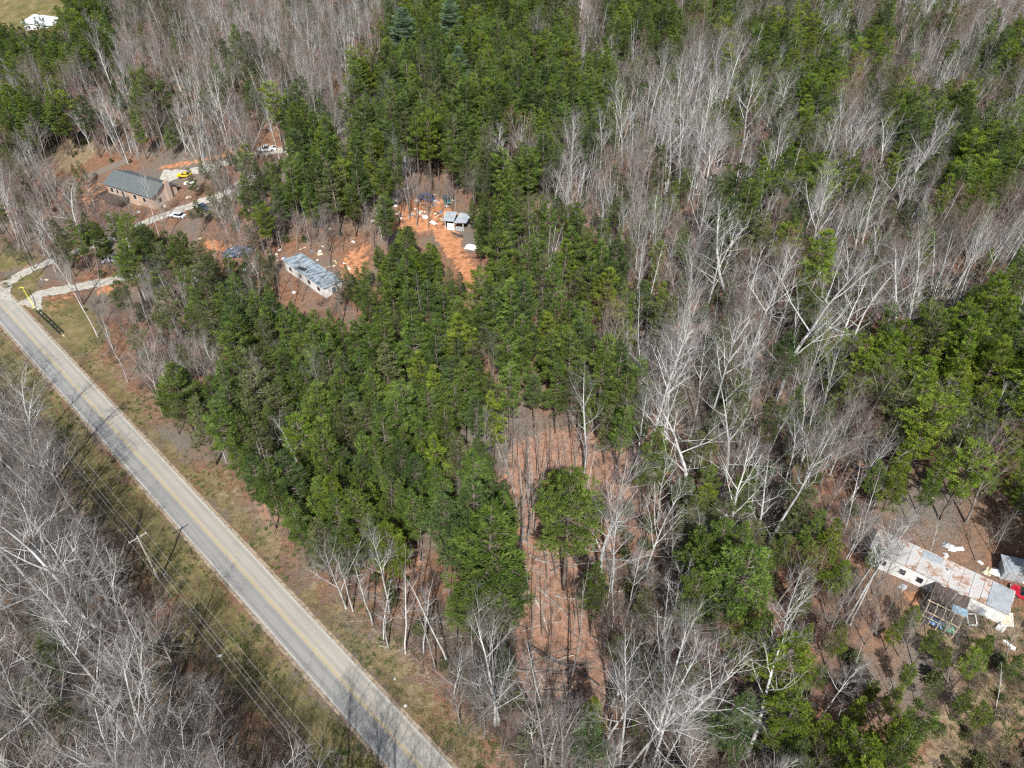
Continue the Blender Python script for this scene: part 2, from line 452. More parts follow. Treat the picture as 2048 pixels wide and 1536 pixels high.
trk = N(nt, 'ShaderNodeMapRange'); trk.inputs['From Min'].default_value = .0; trk.inputs['From Max'].default_value = .4; trk.inputs['To Min'].default_value = .86
nt.links.new(tr, trk.inputs['Value'])
v1 = mathn(nt, 'MULTIPLY', mathn(nt, 'ADD', mathn(nt, 'MULTIPLY', ns.outputs[0], .45), .78), trk.outputs[0])
v1 = mathn(nt, 'MULTIPLY', v1, mathn(nt, 'ADD', mathn(nt, 'MULTIPLY', nf.outputs[0], .30), .85))
v1 = mathn(nt, 'MULTIPLY', v1, mathn(nt, 'ADD', mathn(nt, 'MULTIPLY', nl.outputs[0], .30), .86))
hs = N(nt, 'ShaderNodeHueSaturation'); nt.links.new(cA, hs.inputs['Color']); nt.links.new(v1, hs.inputs['Value'])
nk = N(nt, 'ShaderNodeTexVoronoi'); nk.feature = 'DISTANCE_TO_EDGE'; nk.inputs['Scale'].default_value = .055
wp = N(nt, 'ShaderNodeVectorMath', operation='ADD'); nw = noise(nt, .5, 3, .6, mp.outputs[0])
sw = N(nt, 'ShaderNodeVectorMath', operation='SCALE'); sw.inputs['Scale'].default_value = 4; nt.links.new(nw.outputs['Color'], sw.inputs[0])
nt.links.new(mp.outputs[0], wp.inputs[0]); nt.links.new(sw.outputs[0], wp.inputs[1]); nt.links.new(wp.outputs[0], nk.inputs['Vector'])
crk = N(nt, 'ShaderNodeMapRange'); crk.inputs['From Max'].default_value = .0035; nt.links.new(nk.outputs['Distance'], crk.inputs['Value']); crk.inputs['To Min'].default_value = .78
cc = mixc(nt, 1.0, hs.outputs[0], crk.outputs[0], 'MULTIPLY')
p = N(nt, 'ShaderNodeBsdfPrincipled'); p.inputs['Roughness'].default_value = .85; nt.links.new(cc, p.inputs['Base Color']); nt.links.new(p.outputs[0], out.inputs[0])
road = roadstrip(-ROADW, ROADW, .05)
ro = part('road', road, rm, None)
so = ro.modifiers.new('solid', 'SOLIDIFY'); so.thickness = .12; so.offset = -1
tag(ro, 'two lane asphalt road crossing the lower left', kind='structure')
def worn(name, c1, c2, thr=.42, nsc=2.5):
    m, nt, out = new_mat(name)
    g = N(nt, 'ShaderNodeNewGeometry'); n1 = noise(nt, nsc, 5, .7, g.outputs['Position'])
    r = ramp(nt, [(thr - .06, c2), (thr + .08, c1)], n1.outputs[0])
    p = N(nt, 'ShaderNodeBsdfPrincipled'); p.inputs['Roughness'].default_value = .8
    nt.links.new(r.outputs[0], p.inputs['Base Color']); nt.links.new(p.outputs[0], out.inputs[0]); return m
my = worn('faded_yellow_paint', (.50, .37, .13), (.36, .31, .22)); mw = worn('faded_white_paint', (.50, .48, .43), (.36, .33, .28), .48)
for d0, d1, m_, nm in ((-.21, -.10, my, 'yellow'), (.10, .21, my, 'yellow'), (-ROADW + .12, -ROADW + .26, mw, 'white'), (ROADW - .26, ROADW - .12, mw, 'white')):
    tag(part('road_marking', roadstrip(d0, d1, .056), m_, None), ('yellow centre line' if nm == 'yellow' else 'white edge line') + ' painted on the asphalt road', kind='structure')
msh = worn('sandy_shoulder', (.34, .27, .19), (.19, .14, .09), .47, 1.1)
for a, c_, sd in ((ROADW - .05, ROADW + .55, 3), (-ROADW + .05, -ROADW - .5, 4)):
    tag(part('road_shoulder', roadstrip(a, c_, .025, jag=.09, seed=sd), msh, None), 'sandy shoulder along the road edge', kind='structure')
mgr = worn('pale_gravel', (.42, .395, .345), (.31, .26, .20), .45, .9)
def smoothpath(pxs, n=10):
    P = [ground(*q) for q in pxs]; out = []
    P = [P[0] * 2 - P[1]] + P + [P[-1] * 2 - P[-2]]
    for i in range(1, len(P) - 2):
        for k in range(n):
            t = k / n; a, b_, c_, d_ = P[i - 1], P[i], P[i + 1], P[i + 2]
            out.append(.5 * ((2 * b_) + (c_ - a) * t + (2 * a - 5 * b_ + 4 * c_ - d_) * t * t + (3 * b_ - a - 3 * c_ + d_) * t ** 3))
    out.append(P[-2]); return out
for pxs, hw, lab in (([(-15, 612), (10, 570), (60, 540), (125, 514), (210, 482), (300, 442), (380, 412), (450, 385), (510, 350)], 1.6, 'upper gravel driveway leaving the road at the left edge'),
                     ([(42, 632), (75, 592), (140, 577), (200, 566), (260, 552), (330, 536), (420, 560), (500, 600)], 1.9, 'lower gravel driveway beside the grass verge'),
                     ([(320, 356), (380, 344), (440, 330), (500, 312), (560, 300), (640, 290), (740, 215)], 1.6, 'gravel drive behind the brick house')):
    tag(part('driveway', strip(smoothpath(pxs), (lambda t, h=hw: h + 2.6 * max(0, .14 - t) / .14) , .06, .35, 5), mgr, None), lab, kind='structure')

# ------------------------------------------------------------ tree builders
def blade(mb, c, d, L, w, rr):
    d = d.normalized(); s = d.cross(Vector((rr.uniform(-1, 1), rr.uniform(-1, 1), rr.uniform(-1, 1))))
    if s.length < 1e-4: return
    s.normalize(); a = c + d * L * .45; e = c + d * L
    n = len(mb.v)
    mb.v += [tuple(c), tuple(a + s * w), tuple(e), tuple(a - s * w)]
    mb.f.append((n, n + 1, n + 2, n + 3)); mb.m.append(0)
def tuft(mb, c, axis, rr, L=.5, w=.036, n=6):
    for _ in range(n):
        d = axis + Vector((rr.gauss(0, .75), rr.gauss(0, .75), rr.gauss(0, .5)))
        blade(mb, c, d, L * rr.uniform(.7, 1.15), w * rr.uniform(.8, 1.3), rr)
def make_pine(seed, h=17, cb=.42, Rad=2.9, style='round', dens=1.0):
    rr = random.Random(seed); tk = MB(); cr = MB()
    wx, wy = rr.uniform(-.35, .35), rr.uniform(-.35, .35)
    def ax(t): return Vector((wx * math.sin(t * 3), wy * math.sin(t * 2.4), h * t))
    tk.tube([ax(t) for t in np.linspace(0, 1, 9)], [.17 * (1 - .85 * t) + .012 for t in np.linspace(0, 1, 9)], 6)
    tk.v = [(x, y, z - (.6 if z < .01 * h else 0)) for x, y, z in tk.v]
    for _ in range(16):                       # dead snags under the crown
        t = rr.uniform(.12, cb + .1); a = rr.uniform(0, 6.28); L = rr.uniform(.5, 1.6)
        p0 = ax(t); p1 = p0 + Vector((math.cos(a), math.sin(a), rr.uniform(-.25, .3))) * L
        tk.tube([p0, (p0 + p1) / 2 + Vector((0, 0, .08)), p1], [.025, .018, .008], 3, cap=False)
    z = cb * h; a0 = 0
    while z < h * .985:
        t = (z / h - cb) / (1 - cb)
        if style == 'round': prof = (1 - t ** 1.7) ** .62 * (.62 + .38 * min(1, t * 3.2))
        elif style == 'cone': prof = (1 - t) ** .85 * (.75 + .25 * min(1, t * 4)) + .04
        elif style == 'flat': prof = (.55 + .55 * t) * (1 - max(0, t - .55) ** 1.2 * 1.7)
        else: prof = (1 - t) ** .6 * (.8 + .3 * math.sin(t * 26)) * .95 + .05
        nb = rr.choice((4, 5, 5, 6)) if style != 'plate' else 7
        a0 += rr.uniform(.4, 1.3)
        for k in range(nb):
            if rr.random() < .16: continue
            a = a0 + 6.283 * k / nb + rr.uniform(-.35, .35)
            L = Rad * max(.12, prof) * rr.uniform(.6, 1.38)
            el = rr.uniform(.02, .35) + .55 * t * t
            if style == 'plate': el = rr.uniform(-.05, .15) + .3 * t
            p0 = ax(z / h); d = Vector((math.cos(a) * math.cos(el), math.sin(a) * math.cos(el), math.sin(el)))
            sag = rr.uniform(-.05, .16) * L
            pts = [p0 + d * L * s + Vector((0, 0, -sag * s * (1 - s) * 3)) for s in (0, .35, .7, 1)]
            rb = .026 + .013 * L
            cr.tube(pts, [rb, rb * .7, rb * .45, .008], 3, m=1, cap=False)
            side = Vector((-math.sin(a), math.cos(a), 0))
            s = .25 if L > 1 else .1
            while s < 1.02:
                seg = min(2, int(s * 3)); q = p0 + d * L * s + Vector((0, 0, -sag * s * (1 - s) * 3))
                for sg in (-1, 1):
                    if rr.random() < .10: continue
                    l2 = L * (1.08 - s) * rr.uniform(.25, .62) + .12
                    dd = (d * .9 + side * sg * rr.uniform(.4, 1.0) + Vector((0, 0, rr.uniform(-.05, .2)))).normalized()
                    e = q + dd * l2
                    nn = 1 + int(l2 / .45)
                    for j in range(nn):
                        c = q.lerp(e, (j + 1) / nn) + Vector((rr.gauss(0, .06), rr.gauss(0, .06), rr.gauss(0, .05)))
                        tuft(cr, c, dd * 1.2 + Vector((0, 0, .22)), rr, n=8)
                    if l2 > .4: cr.tube([q, e], [.014, .006], 3, m=1, cap=False)
                s += .30 / max(L, .5) / dens * rr.uniform(.8, 1.25)
            tuft(cr, pts[-1], d + Vector((0, 0, .35)), rr, n=7)
        z += rr.uniform(.62, 1.0) * (1.25 if style == 'plate' else 1) / dens
    tuft(cr, ax(1.0), Vector((0, 0, 1)), rr, n=8)
    return tk, cr
def bent(rr, p0, d, L, n, wob, lift=0.0):
    pts = [p0]; d = d.normalized(); p = p0
    for i in range(n):
        d = (d + Vector((rr.gauss(0, wob), rr.gauss(0, wob), rr.gauss(0, wob * .7) + lift))).normalized()
        p = p + d * (L / n); pts.append(p)
    return pts, d
def make_bare(seed, h=20, style='spread', levels=3, dens=1.0, stems=1):
    """leafless tree: trunk mesh and crown mesh of limbs, branches and twigs"""
    rr = random.Random(seed); tk = MB(); cr = MB()
    P = dict(spread=dict(cb=.22, n=13, ang=(.55, 1.05), L=.42, r=.27, wob=.09, lift=.05),
             poplar=dict(cb=.48, n=17, ang=(.45, .85), L=.24, r=.17, wob=.05, lift=.07),
             vase=dict(cb=.30, n=12, ang=(.32, .65), L=.46, r=.17, wob=.07, lift=.05),
             slim=dict(cb=.38, n=13, ang=(.5, 1.0), L=.15, r=.085, wob=.06, lift=.06),
             dead=dict(cb=.25, n=46, ang=(.9, 1.5), L=.085, r=.10, wob=.08, lift=.0))[style]
    def sub(p0, d, L, r, lev):
        n = 4 if lev <= 1 else (3 if lev == 2 else 2)
        pts, _ = bent(rr, p0, d, L, n, P['wob'] * (1.3 if lev < 3 else 1.0), P['lift'] * (1 if lev < 3 else .5))
        rad = [r * (1 - .72 * i / n) for i in range(n + 1)]
        cr.tube(pts, rad, 5 if lev == 1 and r > .05 else 3, m=0 if lev <= 2 else 1, cap=False)
        if lev > levels: return
        cnt = int({1: 7.5, 2: 5.6, 3: 3.8}[lev] * dens * (1 if style != 'dead' else .3) + rr.random())
        for i in range(cnt):
            s = rr.uniform(.22, 1.0) if lev > 1 else .2 + .8 * (i + rr.random()) / cnt
            k = min(n - 1, int(s * n)); f = s * n - k; q = pts[k].lerp(pts[k + 1], f)
            t = (pts[k + 1] - pts[k]).normalized()
            o = Vector((rr.gauss(0, 1), rr.gauss(0, 1), rr.gauss(.25, .8))); o = (o - t * o.dot(t)).normalized()
            a = rr.uniform(.45, .95)
            dd = t * math.cos(a) + o * math.sin(a)
            sub(q, dd, L * rr.uniform(.36, .62) * (1.15 - .45 * s), max(.0052, r * (1 - .7 * s) * .52), lev + 1)
    for sidx in range(stems):
        a = rr.uniform(0, 6.28); ln = .22 if stems > 1 else .03
        d0 = Vector((math.cos(a) * ln, math.sin(a) * ln, 1)); hh = h * rr.uniform(.8, 1) if stems > 1 else h
        b0 = Vector((math.cos(a) * .25, math.sin(a) * .25, 0)) if stems > 1 else Vector((0, 0, 0))
        pts, _ = bent(rr, b0 - Vector((0, 0, .6)), d0, hh + .6, 10, .035 if style != 'spread' else .06, .02)
        r0 = P['r'] * (.7 if stems > 1 else 1)
        rad = [r0 * (1.25 if i == 0 else 1) * (1 - i / 10) ** .8 + .012 for i in range(11)]
        tk.tube(pts, rad, 7, cap=False)
        for i in range(int(P['n'] * (1 if stems == 1 else .75))):
            s = P['cb'] + (.97 - P['cb']) * (i + rr.random()) / P['n'] if style != 'dead' else rr.uniform(P['cb'], .98)
            k = min(9, int(s * 10)); q = pts[k].lerp(pts[k + 1], s * 10 - k)
            az = i * 2.4 + rr.uniform(-.5, .5); an = rr.uniform(*P['ang'])
            d = Vector((math.cos(az) * math.sin(an), math.sin(az) * math.sin(an), math.cos(an)))
            f = 1.1 - .75 * (s - P['cb']) / (1 - P['cb'])
            L = hh * P['L'] * f * rr.uniform(.6, 1.15)
            rr0 = min(rad[k] * .5, .012 + L * .0085)
            sub(q, d, L, rr0, 1 if style not in ('dead', 'slim') else 2)
    return tk, cr
def make_brush(seed, h=2.2, n=14, spread=.8):
    rr = random.Random(seed); mb = MB()
    for _ in range(n):
        a = rr.uniform(0, 6.28); b0 = Vector((math.cos(a), math.sin(a), 0)) * rr.uniform(0, .5)
        d = Vector((math.cos(a) * spread * rr.random(), math.sin(a) * spread * rr.random(), 1))
        L = h * rr.uniform(.5, 1.1); pts, _ = bent(rr, b0, d, L, 3, .14, 0)
        mb.tube(pts, [.016, .013, .009, .006], 3, cap=False)
        for _ in range(6):
            s = rr.uniform(.25, .95); k = min(2, int(s * 3)); q = pts[k].lerp(pts[k + 1], s * 3 - k)
            dd = Vector((rr.gauss(0, .8), rr.gauss(0, .8), rr.uniform(.2, 1)))
            p2, _ = bent(rr, q, dd, L * rr.uniform(.2, .45), 2, .15)
            mb.tube(p2, [.010, .008, .005], 3, cap=False)
    return mb
def make_bush(seed, h=1.6, r=1.0, n=150):
    rr = random.Random(seed); mb = MB()
    for _ in range(n):
        a = rr.uniform(0, 6.28); u = rr.random() ** .5; z = rr.random()
        c = Vector((math.cos(a) * u * r * (1 - .6 * z), math.sin(a) * u * r * (1 - .6 * z), .1 + h * z))
        tuft(mb, c, Vector((math.cos(a) * .5, math.sin(a) * .5, .8)), rr, L=.32, w=.06, n=4)
    for i in range(5):
        a = i * 1.3; mb.tube([(0, 0, -.1), (math.cos(a) * .3 * r, math.sin(a) * .3 * r, h * .7)], [.03, .012], 3, m=1, cap=False)
    return mb
def make_clump(seed, r=.35, n=26, h=.35):
    rr = random.Random(seed); mb = MB()
    for _ in range(n):
        a = rr.uniform(0, 6.28); u = rr.random() * r; c = Vector((math.cos(a) * u, math.sin(a) * u, 0))
        blade(mb, c, Vector((rr.gauss(0, .5), rr.gauss(0, .5), 1)), h * rr.uniform(.6, 1.3), .03, rr)
    return mb

PROT = []      # dicts: kind, trunk mesh, crown mesh, height, look
def proto(kind, hue, tk, cr, mats_t, mats_c, h, look, cb):
    t = tk.mesh(kind + '_trunk', mats_t, True); c_ = cr.mesh(kind + '_crown', mats_c)
    PROT.append(dict(kind=kind, hue=hue, t=t, c=c_, h=h, look=look, cb=cb, users=[])); return len(PROT) - 1
PINE = {}
def add_pine(hue, seed, look, **kw):
    tk, cr = make_pine(seed, **kw)
    i = proto('pine_tree', hue, tk, cr, [M['bark_pine']], [M['pine_' + hue], M['bark_pine']], kw.get('h', 17), look, kw.get('cb', .42))
    PINE.setdefault(hue, []).append(i)
add_pine('mid', 11, 'green round-topped', h=17, cb=.40, Rad=2.6, style='round')
add_pine('mid', 12, 'green conical', h=16, cb=.36, Rad=2.5, style='cone')
add_pine('mid', 13, 'green broad-topped', h=18, cb=.50, Rad=2.75, style='flat')
add_pine('dark', 14, 'dark green conical', h=17, cb=.34, Rad=2.7, style='cone')
add_pine('dark', 15, 'dark green round-topped', h=18, cb=.46, Rad=2.6, style='round')
add_pine('yellow', 16, 'yellow-green round-topped', h=15, cb=.34, Rad=2.6, style='round')
add_pine('yellow', 17, 'yellow-green conical', h=15, cb=.26, Rad=2.5, style='cone')
add_pine('yellow', 18, 'yellow-green broad-topped', h=16, cb=.42, Rad=2.75, style='flat')
add_pine('olive', 19, 'olive thin-crowned', h=16, cb=.45, Rad=2.6, style='flat', dens=.72)
add_pine('olive', 20, 'olive conical', h=15, cb=.32, Rad=2.5, style='cone', dens=.8)
add_pine('blue', 21, 'blue-green layered', h=21, cb=.22, Rad=5.0, style='plate', dens=1.35)
BARE = {}
def add_bare(key, seed, look, bmat, tmat, name='bare_tree', **kw):
    tk, cr = make_bare(seed, **kw)
    i = proto(name, key, tk, cr, [M[bmat]], [M[bmat], M[tmat]], kw.get('h', 20), look, .3)
    BARE.setdefault(key, []).append(i)
for s in (31, 32, 33): add_bare('white', s, 'white-barked spreading', 'bark_white', 'twig_grey', h=20, style='spread')
for s in (34, 35): add_bare('wvase', s, 'pale vase-shaped', 'bark_white', 'twig_grey', h=19, style='vase')
for s in (36, 37, 38): add_bare('grey', s, 'grey-twigged vase-shaped', 'bark_grey', 'twig_grey', h=18, style='vase', dens=1.05)
for s in (39, 40, 41): add_bare('poplar', s, 'tall straight white', 'bark_white', 'twig_grey', h=24, style='poplar')
for s in (42, 43): add_bare('slim', s, 'slim grey', 'bark_grey', 'twig_grey', h=13, style='slim')
for s in (48, 49): add_bare('wslim', s, 'slim white', 'bark_white', 'twig_grey', h=14, style='slim')
for s in (44, 45): add_bare('brown', s, 'brown-twigged', 'bark_grey', 'twig_brown', h=16, style='vase')
for s in (52, 53): add_bare('redtip', s, 'pinkish-tipped', 'bark_grey', 'twig_red', h=17, style='vase', dens=1.0)
add_bare('red', 46, 'red-budded', 'bark_grey', 'twig_red', h=12, style='vase', stems=3)
add_bare('multi', 47, 'many-stemmed grey', 'bark_white', 'twig_grey', h=15, style='slim', stems=5)
for s in (50, 51): add_bare('dead', s, 'dead grey needleless', 'bark_grey', 'twig_grey', name='dead_pine', h=17, style='dead')

# ------------------------------------------------------------ where trees stand (read off the photograph, 64 px cells of crown colour)
MAP = """..PbpbbbbbbbPPPPPpbPPPPppbbpbbbb
PPPbbbbpbbbbPPPPPPpbppbPPpPpbbbP
bbbbpbbpbbbPPpPPPPPpwwwPbPPPpPPP
PPbbpbbbbPbPPPPPPPPbwwwwbPbbPPbP
bbbbbbbbbPPPPPPbbPbbwwwbPPwwwwPP
bbbHH.bbpPPPpPPPPbbbbbbPPPpbbpPP
brrHH.bPPPppooPPPpbbbbPPPwpwwPbb
rrPPPPobbbboPPoPbbPbbbbpPwwwwbbb
..PbPbPpBBBoPpoPPPPbbbwwbbwwwbbP
...bbPPPPPrPPPPPPPPbbwbwbPwwbpPP
R..PPbpPPPPPPPPPPPPbbwbwwPPPPPPP
.R.pPbbPPPPPPPPPPPPPwwwwPbPPPPPP
b.R.pPPPPPPPPPPPPPwPbwwbPwbbPPPP
bb.R.PPPPPPPPPPpoowPbwwbwbbpPPwP
bb..R.PPPPPPPPPpoPoobwwpbbbbPPPP
wb...R.oPPPPPPPPoPwbwPPpwPbbPPPP
wwb...R.PPPPPPPPoowwpbPpwPwbbPPP
wwb...RR.pbbboPPoowbbbPbbwwHHHbP
wwb....RR.bbbbPPooppwwPbbbw.HHHH
bpbb....RR.bbbPboobpwbPPbbbppb..
wwbb.....RR.pbbwoobbwbbwwPbPPP..
wpwwb.....RR.bwwoobwwwbwbbpPPp..
wwwwwb.....RR.bbbPPwwwbbPPPPP...
wbwwwwb....RRR.bwwbwwwbbbpPPP...""".split('\n')
rm_ = random.Random(5)
def setcell(r_, c_, ch): MAP[r_] = MAP[r_][:c_] + ch + MAP[r_][c_ + 1:]
for r_, c_ in ((8, 4), (9, 5), (10, 3), (11, 7)): setcell(r_, c_, 'p')
for r_, c_ in ((10, 4), (11, 4)): setcell(r_, c_, 'b')
for r_, c_ in ((13, 1), (14, 1), (15, 1)): setcell(r_, c_, '.')
for r_ in range(24):
    row = list(MAP[r_])
    for c_ in range(32):
        k_ = rm_.random()
        if c_ >= 19 and r_ <= 9 and row[c_] == 'P' and k_ < .55: row[c_] = 'm'
        elif c_ >= 19 and r_ <= 14 and row[c_] in 'bw' and k_ < .22: row[c_] = 'm'
        elif c_ >= 24 and 10 <= r_ <= 15 and row[c_] == 'P' and k_ < .2: row[c_] = 'm'
        elif c_ >= 20 and r_ >= 15 and row[c_] == 'b' and k_ < .25: row[c_] = 'm'
        if r_ in (19, 20, 21) and c_ == 18: row[c_] = 'o'
    MAP[r_] = ''.join(row)
assert len(MAP) == 24 and all(len(r) == 32 for r in MAP), [len(r) for r in MAP]
def cell(px, py):
    return MAP[int(min(23, max(0, py // 64)))][int(min(31, max(0, px // 64)))]
KEEP = [(56, 560, 235, 598), (0, 535, 60, 625), (268, 1062, 330, 1170), (875, 408, 935, 466), (205, 330, 338, 425), (556, 490, 694, 600), (450, 484, 515, 512), (335, 325, 405, 385), (508, 284, 560, 310),
        (210, 508, 245, 530), (30, 570, 135, 672), (1725, 1070, 2048, 1310), (330, 415, 375, 442), (880, 466, 955, 565), (398, 402, 425, 430), (100, 318, 215, 365), (36, 22, 104, 52), (725, 202, 752, 214), (785, 385, 890, 440), (700, 480, 745, 560), (300,425,360,450), (1975,1110,2048,1160), (440,1300,480,1330)]
def kept(px, py, m=0):
    return any(a - m < px < c_ + m and b_ - m < py < d_ + m for a, b_, c_, d_ in KEEP)
def onroad(x, y, lo=-5.5, hi=7.5):
    d = dperp(x, y); return lo < d < hi
trees = []         # (proto index, x, y, z, scale, rz, leanx, leany, width factor)
grid = {}
def free(x, y, r):
    gx_, gy_ = int(x // 4), int(y // 4)
    for i in range(gx_ - 2, gx_ + 3):
        for j in range(gy_ - 2, gy_ + 3):
            for (a, b_, q) in grid.get((i, j), ()):
                if (a - x) ** 2 + (b_ - y) ** 2 < (min(r, q)) ** 2: return False
    return True
NOGO = []
def put(i, x, y, h, lx=0, ly=0, w=1.0, r=2.0, hero=False):
    z = float(zg(x, y)); s = h / PROT[i]['h']
    trees.append(dict(i=i, x=x, y=y, z=z, s=s, h=h, rz=uni(0, 6.28), lx=lx + random.gauss(0, .018), ly=ly + random.gauss(0, .018), w=w, hero=hero))
    grid.setdefault((int(x // 4), int(y // 4)), []).append((x, y, r))
def pick(d, k): return random.choice(d[k])
SHADE = []

def roadpt_early(s_, d_): return (RB[0] + RDIR[0] * s_ + RNRM[0] * d_, RB[1] + RDIR[1] * s_ + RNRM[1] * d_)
HERO = [  # kind, base px, top px, width factor
 ('white', 1168, 945, 1170, 770, 1), ('poplar', 1293, 920, 1345, 620, 1.1), ('poplar', 1322, 862, 1375, 600, 1.1), ('white', 1368, 1000, 1400, 805, 1.25),
 ('white', 1440, 1003, 1495, 770, .9), ('white', 1203, 1160, 1240, 965, 1), ('wvase', 1288, 1150, 1322, 975, .9), ('poplar', 1412, 880, 1475, 600, 1),
 ('poplar', 1480, 765, 1560, 480, 1.1), ('white', 1552, 800, 1640, 480, .9), ('wvase', 1606, 790, 1665, 625, .8), ('white', 1780, 690, 1770, 500, 1.3),
 ('wvase', 1818, 645, 1880, 480, 1.1), ('poplar', 1890, 632, 1965, 430, .8), ('poplar', 1903, 634, 1985, 420, .8), ('poplar', 1925, 632, 2005, 425, .8), ('poplar', 1878, 630, 1945, 440, .8),
 ('poplar', 1533, 1105, 1632, 800, 1.1), ('poplar', 1655, 1185, 1718, 985, 1), ('poplar', 1685, 1256, 1775, 1015, .9), ('poplar', 1700, 1250, 1800, 1030, .9), ('poplar', 1690, 1216, 1760, 1000, .9),
 ('wslim', 1498, 1238, 1540, 1110, 1), ('white', 1556, 1318, 1605, 1150, .7), ('poplar', 1250, 1545, 1332, 1195, .9), ('poplar', 1238, 1540, 1298, 1275, .8), ('poplar', 1282, 1540, 1325, 1360, .8),
 ('wvase', 1302, 1540, 1385, 1320, .8), ('wvase', 1325, 1540, 1365, 1400, .8), ('wslim', 1329, 1292, 1373, 1160, 1), ('wslim', 1322, 1290, 1347, 1160, 1), ('wslim', 1083, 1414, 1112, 1245, .8), ('dead', 1139, 1397, 1155, 1195, 1),
 ('wslim', 1224, 1260, 1240, 1160, .8), ('white', 1494, 1508, 1500, 1290, .95), ('wslim', 777, 1294, 735, 1170, 1.2), ('wslim', 768, 1280, 730, 1165, 1.1), ('wslim', 811, 1307, 782, 1160, 1.1), ('wslim', 847, 1307, 818, 1150, 1.1),
 ('wslim', 852, 1267, 850, 1130, 1.1), ('wslim', 896, 1330, 903, 1150, 1.1), ('wslim', 947, 1335, 950, 1230, 1), ('wslim', 978, 1340, 974, 1220, 1), ('wvase', 990, 1450, 975, 1290, 1.3), ('wvase', 998, 1448, 1025, 1255, 1.1), ('wvase', 906, 1397, 880, 1320, 1.3),
 ('wvase', 692, 1216, 650, 1080, 1.1), ('wslim', 706, 1222, 668, 1080, 1.1), ('wslim', 745, 1250, 700, 1110, 1.2), ('grey', 1085, 1560, 1075, 1400, 1.3), ('grey', 1120, 1600, 1110, 1440, 1.3),
 ('white', 598, 950, 570, 815, .9), ('white', 668, 948, 648, 855, .9), ('white', 693, 820, 680, 738, 1), ('wslim', 555, 1030, 510, 895, .9), ('wslim', 560, 1030, 528, 900, .8), ('wslim', 566, 1031, 538, 915, .8),
 ('grey', 662, 532, 650, 425, 1), ('white', 1290, 300, 1300, 145, 1.2), ('wvase', 1395, 340, 1430, 170, 1.2), ('wvase', 1545, 300, 1600, 140, 1.0), ('white', 1405, 420, 1470, 250, 1), ('wvase', 1680, 360, 1700, 225, 1.4), ('wvase', 1850, 330, 1885, 205, 1.4),
 ('grey', 1392, 130, 1400, 50, 1), ('grey', 1190, 90, 1195, 0, 1.2), ('wvase', 822, 620, 822, 530, 1.2), ('white', 124, 1272, 10, 1000, 1), ('white', 192, 1250, 80, 950, 1), ('white', 232, 1340, 160, 1130, .9), ('wvase', 312, 1515, 228, 1330, 1.1),
 ('white', 236, 1560, 175, 1400, 1.0), ('wvase', 300, 1570, 385, 1390, 1), ('white', 20, 1560, -20, 1180, .9), ('wvase', 90, 1480, 20, 1290, 1), ('wvase', 150, 1450, 100, 1290, 1), ('grey', 60, 1120, -20, 860, 1.0), ('grey', 110, 1140, 45, 930, 1),
 ('poplar', 318, 470, 268, 330, .8), ('grey', 338, 478, 318, 360, .7), ('poplar', 196, 674, 122, 480, .8), ('slim', 285, 642, 210, 505, .8), ('slim', 275, 640, 225, 520, .8), ('slim', 208, 607, 175, 480, .8), ('slim', 388, 722, 325, 620, .8),
 ('poplar', 257, 328, 205, 185, .9), ('poplar', 262, 305, 225, 190, .9), ('poplar', 222, 310, 170, 180, .9), ('poplar', 372, 305, 340, 190, .9), ('poplar', 118, 150, 75, 70, .9), ('grey', 478, 660, 460, 580, .9), ('red', 685, 650, 672, 570, 1.1),
 ('red', 470 * 0 + 35, 520, 30, 470, 1.3), ('red', 90, 510, 95, 470, 1.2), ('red', 820, 420, 815, 352, .8), ('grey', 560, 500, 540, 400, 1.1), ('grey', 500, 560, 470, 430, 1), ('grey', 640, 270, 650, 180, 1.3), ('grey', 700, 285, 705, 170, 1.3),
 ('wslim', 968, 320, 960, 225, 1.2), ('wslim', 985, 325, 975, 225, 1.1), ('wslim', 1005, 328, 990, 235, 1.1), ('red', 1450, 620, 1450, 500, 1.3), ('white', 1450, 1100, 1530, 900, .8), ('wvase', 1660, 950, 1700, 820, 1.2), ('wvase', 1700, 1000, 1760, 850, 1.2),
 ('wslim', 1858, 1112, 1890, 1030, 1), ('grey', 1930, 960, 1975, 850, .9), ('wslim', 1870, 1240, 1925, 1130, .7), ('slim', 1690, 1385, 1735, 1310, 1), ('wslim', 1710, 1385, 1745, 1330, 1.3),
 ('slim', 2005, 1190, 2035, 1100, .7), ('slim', 2015, 1182, 2045, 1090, .7), ('red', 1690, 870, 1700, 800, 1.2), ('grey', 1600, 1010, 1640, 880, .8)]
HERO += [('white', 87, 985, 10, 800, 1), ('white', 78, 886, 15, 730, .9), ('grey', 148, 1020, 80, 850, 1), ('white', 226, 1232, 150, 1060, .9), ('wvase', 300, 1420, 235, 1290, .8), ('grey', 20, 840, -50, 690, 1), ('grey', 440, 1530, 370, 1400, 1), ('wvase', 470, 1600, 405, 1480, 1),
  ('grey', 588, 612, 572, 520, .8), ('grey', 604, 605, 598, 520, .8), ('slim', 560, 600, 545, 505, 1.2), ('mid', 0, 0, 0, 0, 0)][:-1]
HERO += [('wslim', 1760, 1130, 1790, 1040, 1), ('slim', 1790, 1120, 1822, 1035, 1), ('grey', 1745, 1190, 1800, 1100, .9), ('slim', 1835, 1100, 1868, 1020, 1), ('grey', 1660, 1260, 1715, 1150, .9), ('brown', 1640, 1300, 1670, 1200, 1.1), ('redtip', 1730, 1290, 1760, 1210, 1),
  ('slim', 1800, 1290, 1835, 1215, 1), ('grey', 1950, 1120, 1990, 1030, .8), ('slim', 1985, 1110, 2020, 1020, 1), ('white', 105, 1090, 40, 900, .9), ('poplar', 96, 1010, 30, 800, 1.2), ('poplar', 60, 1040, 0, 830, .9)]
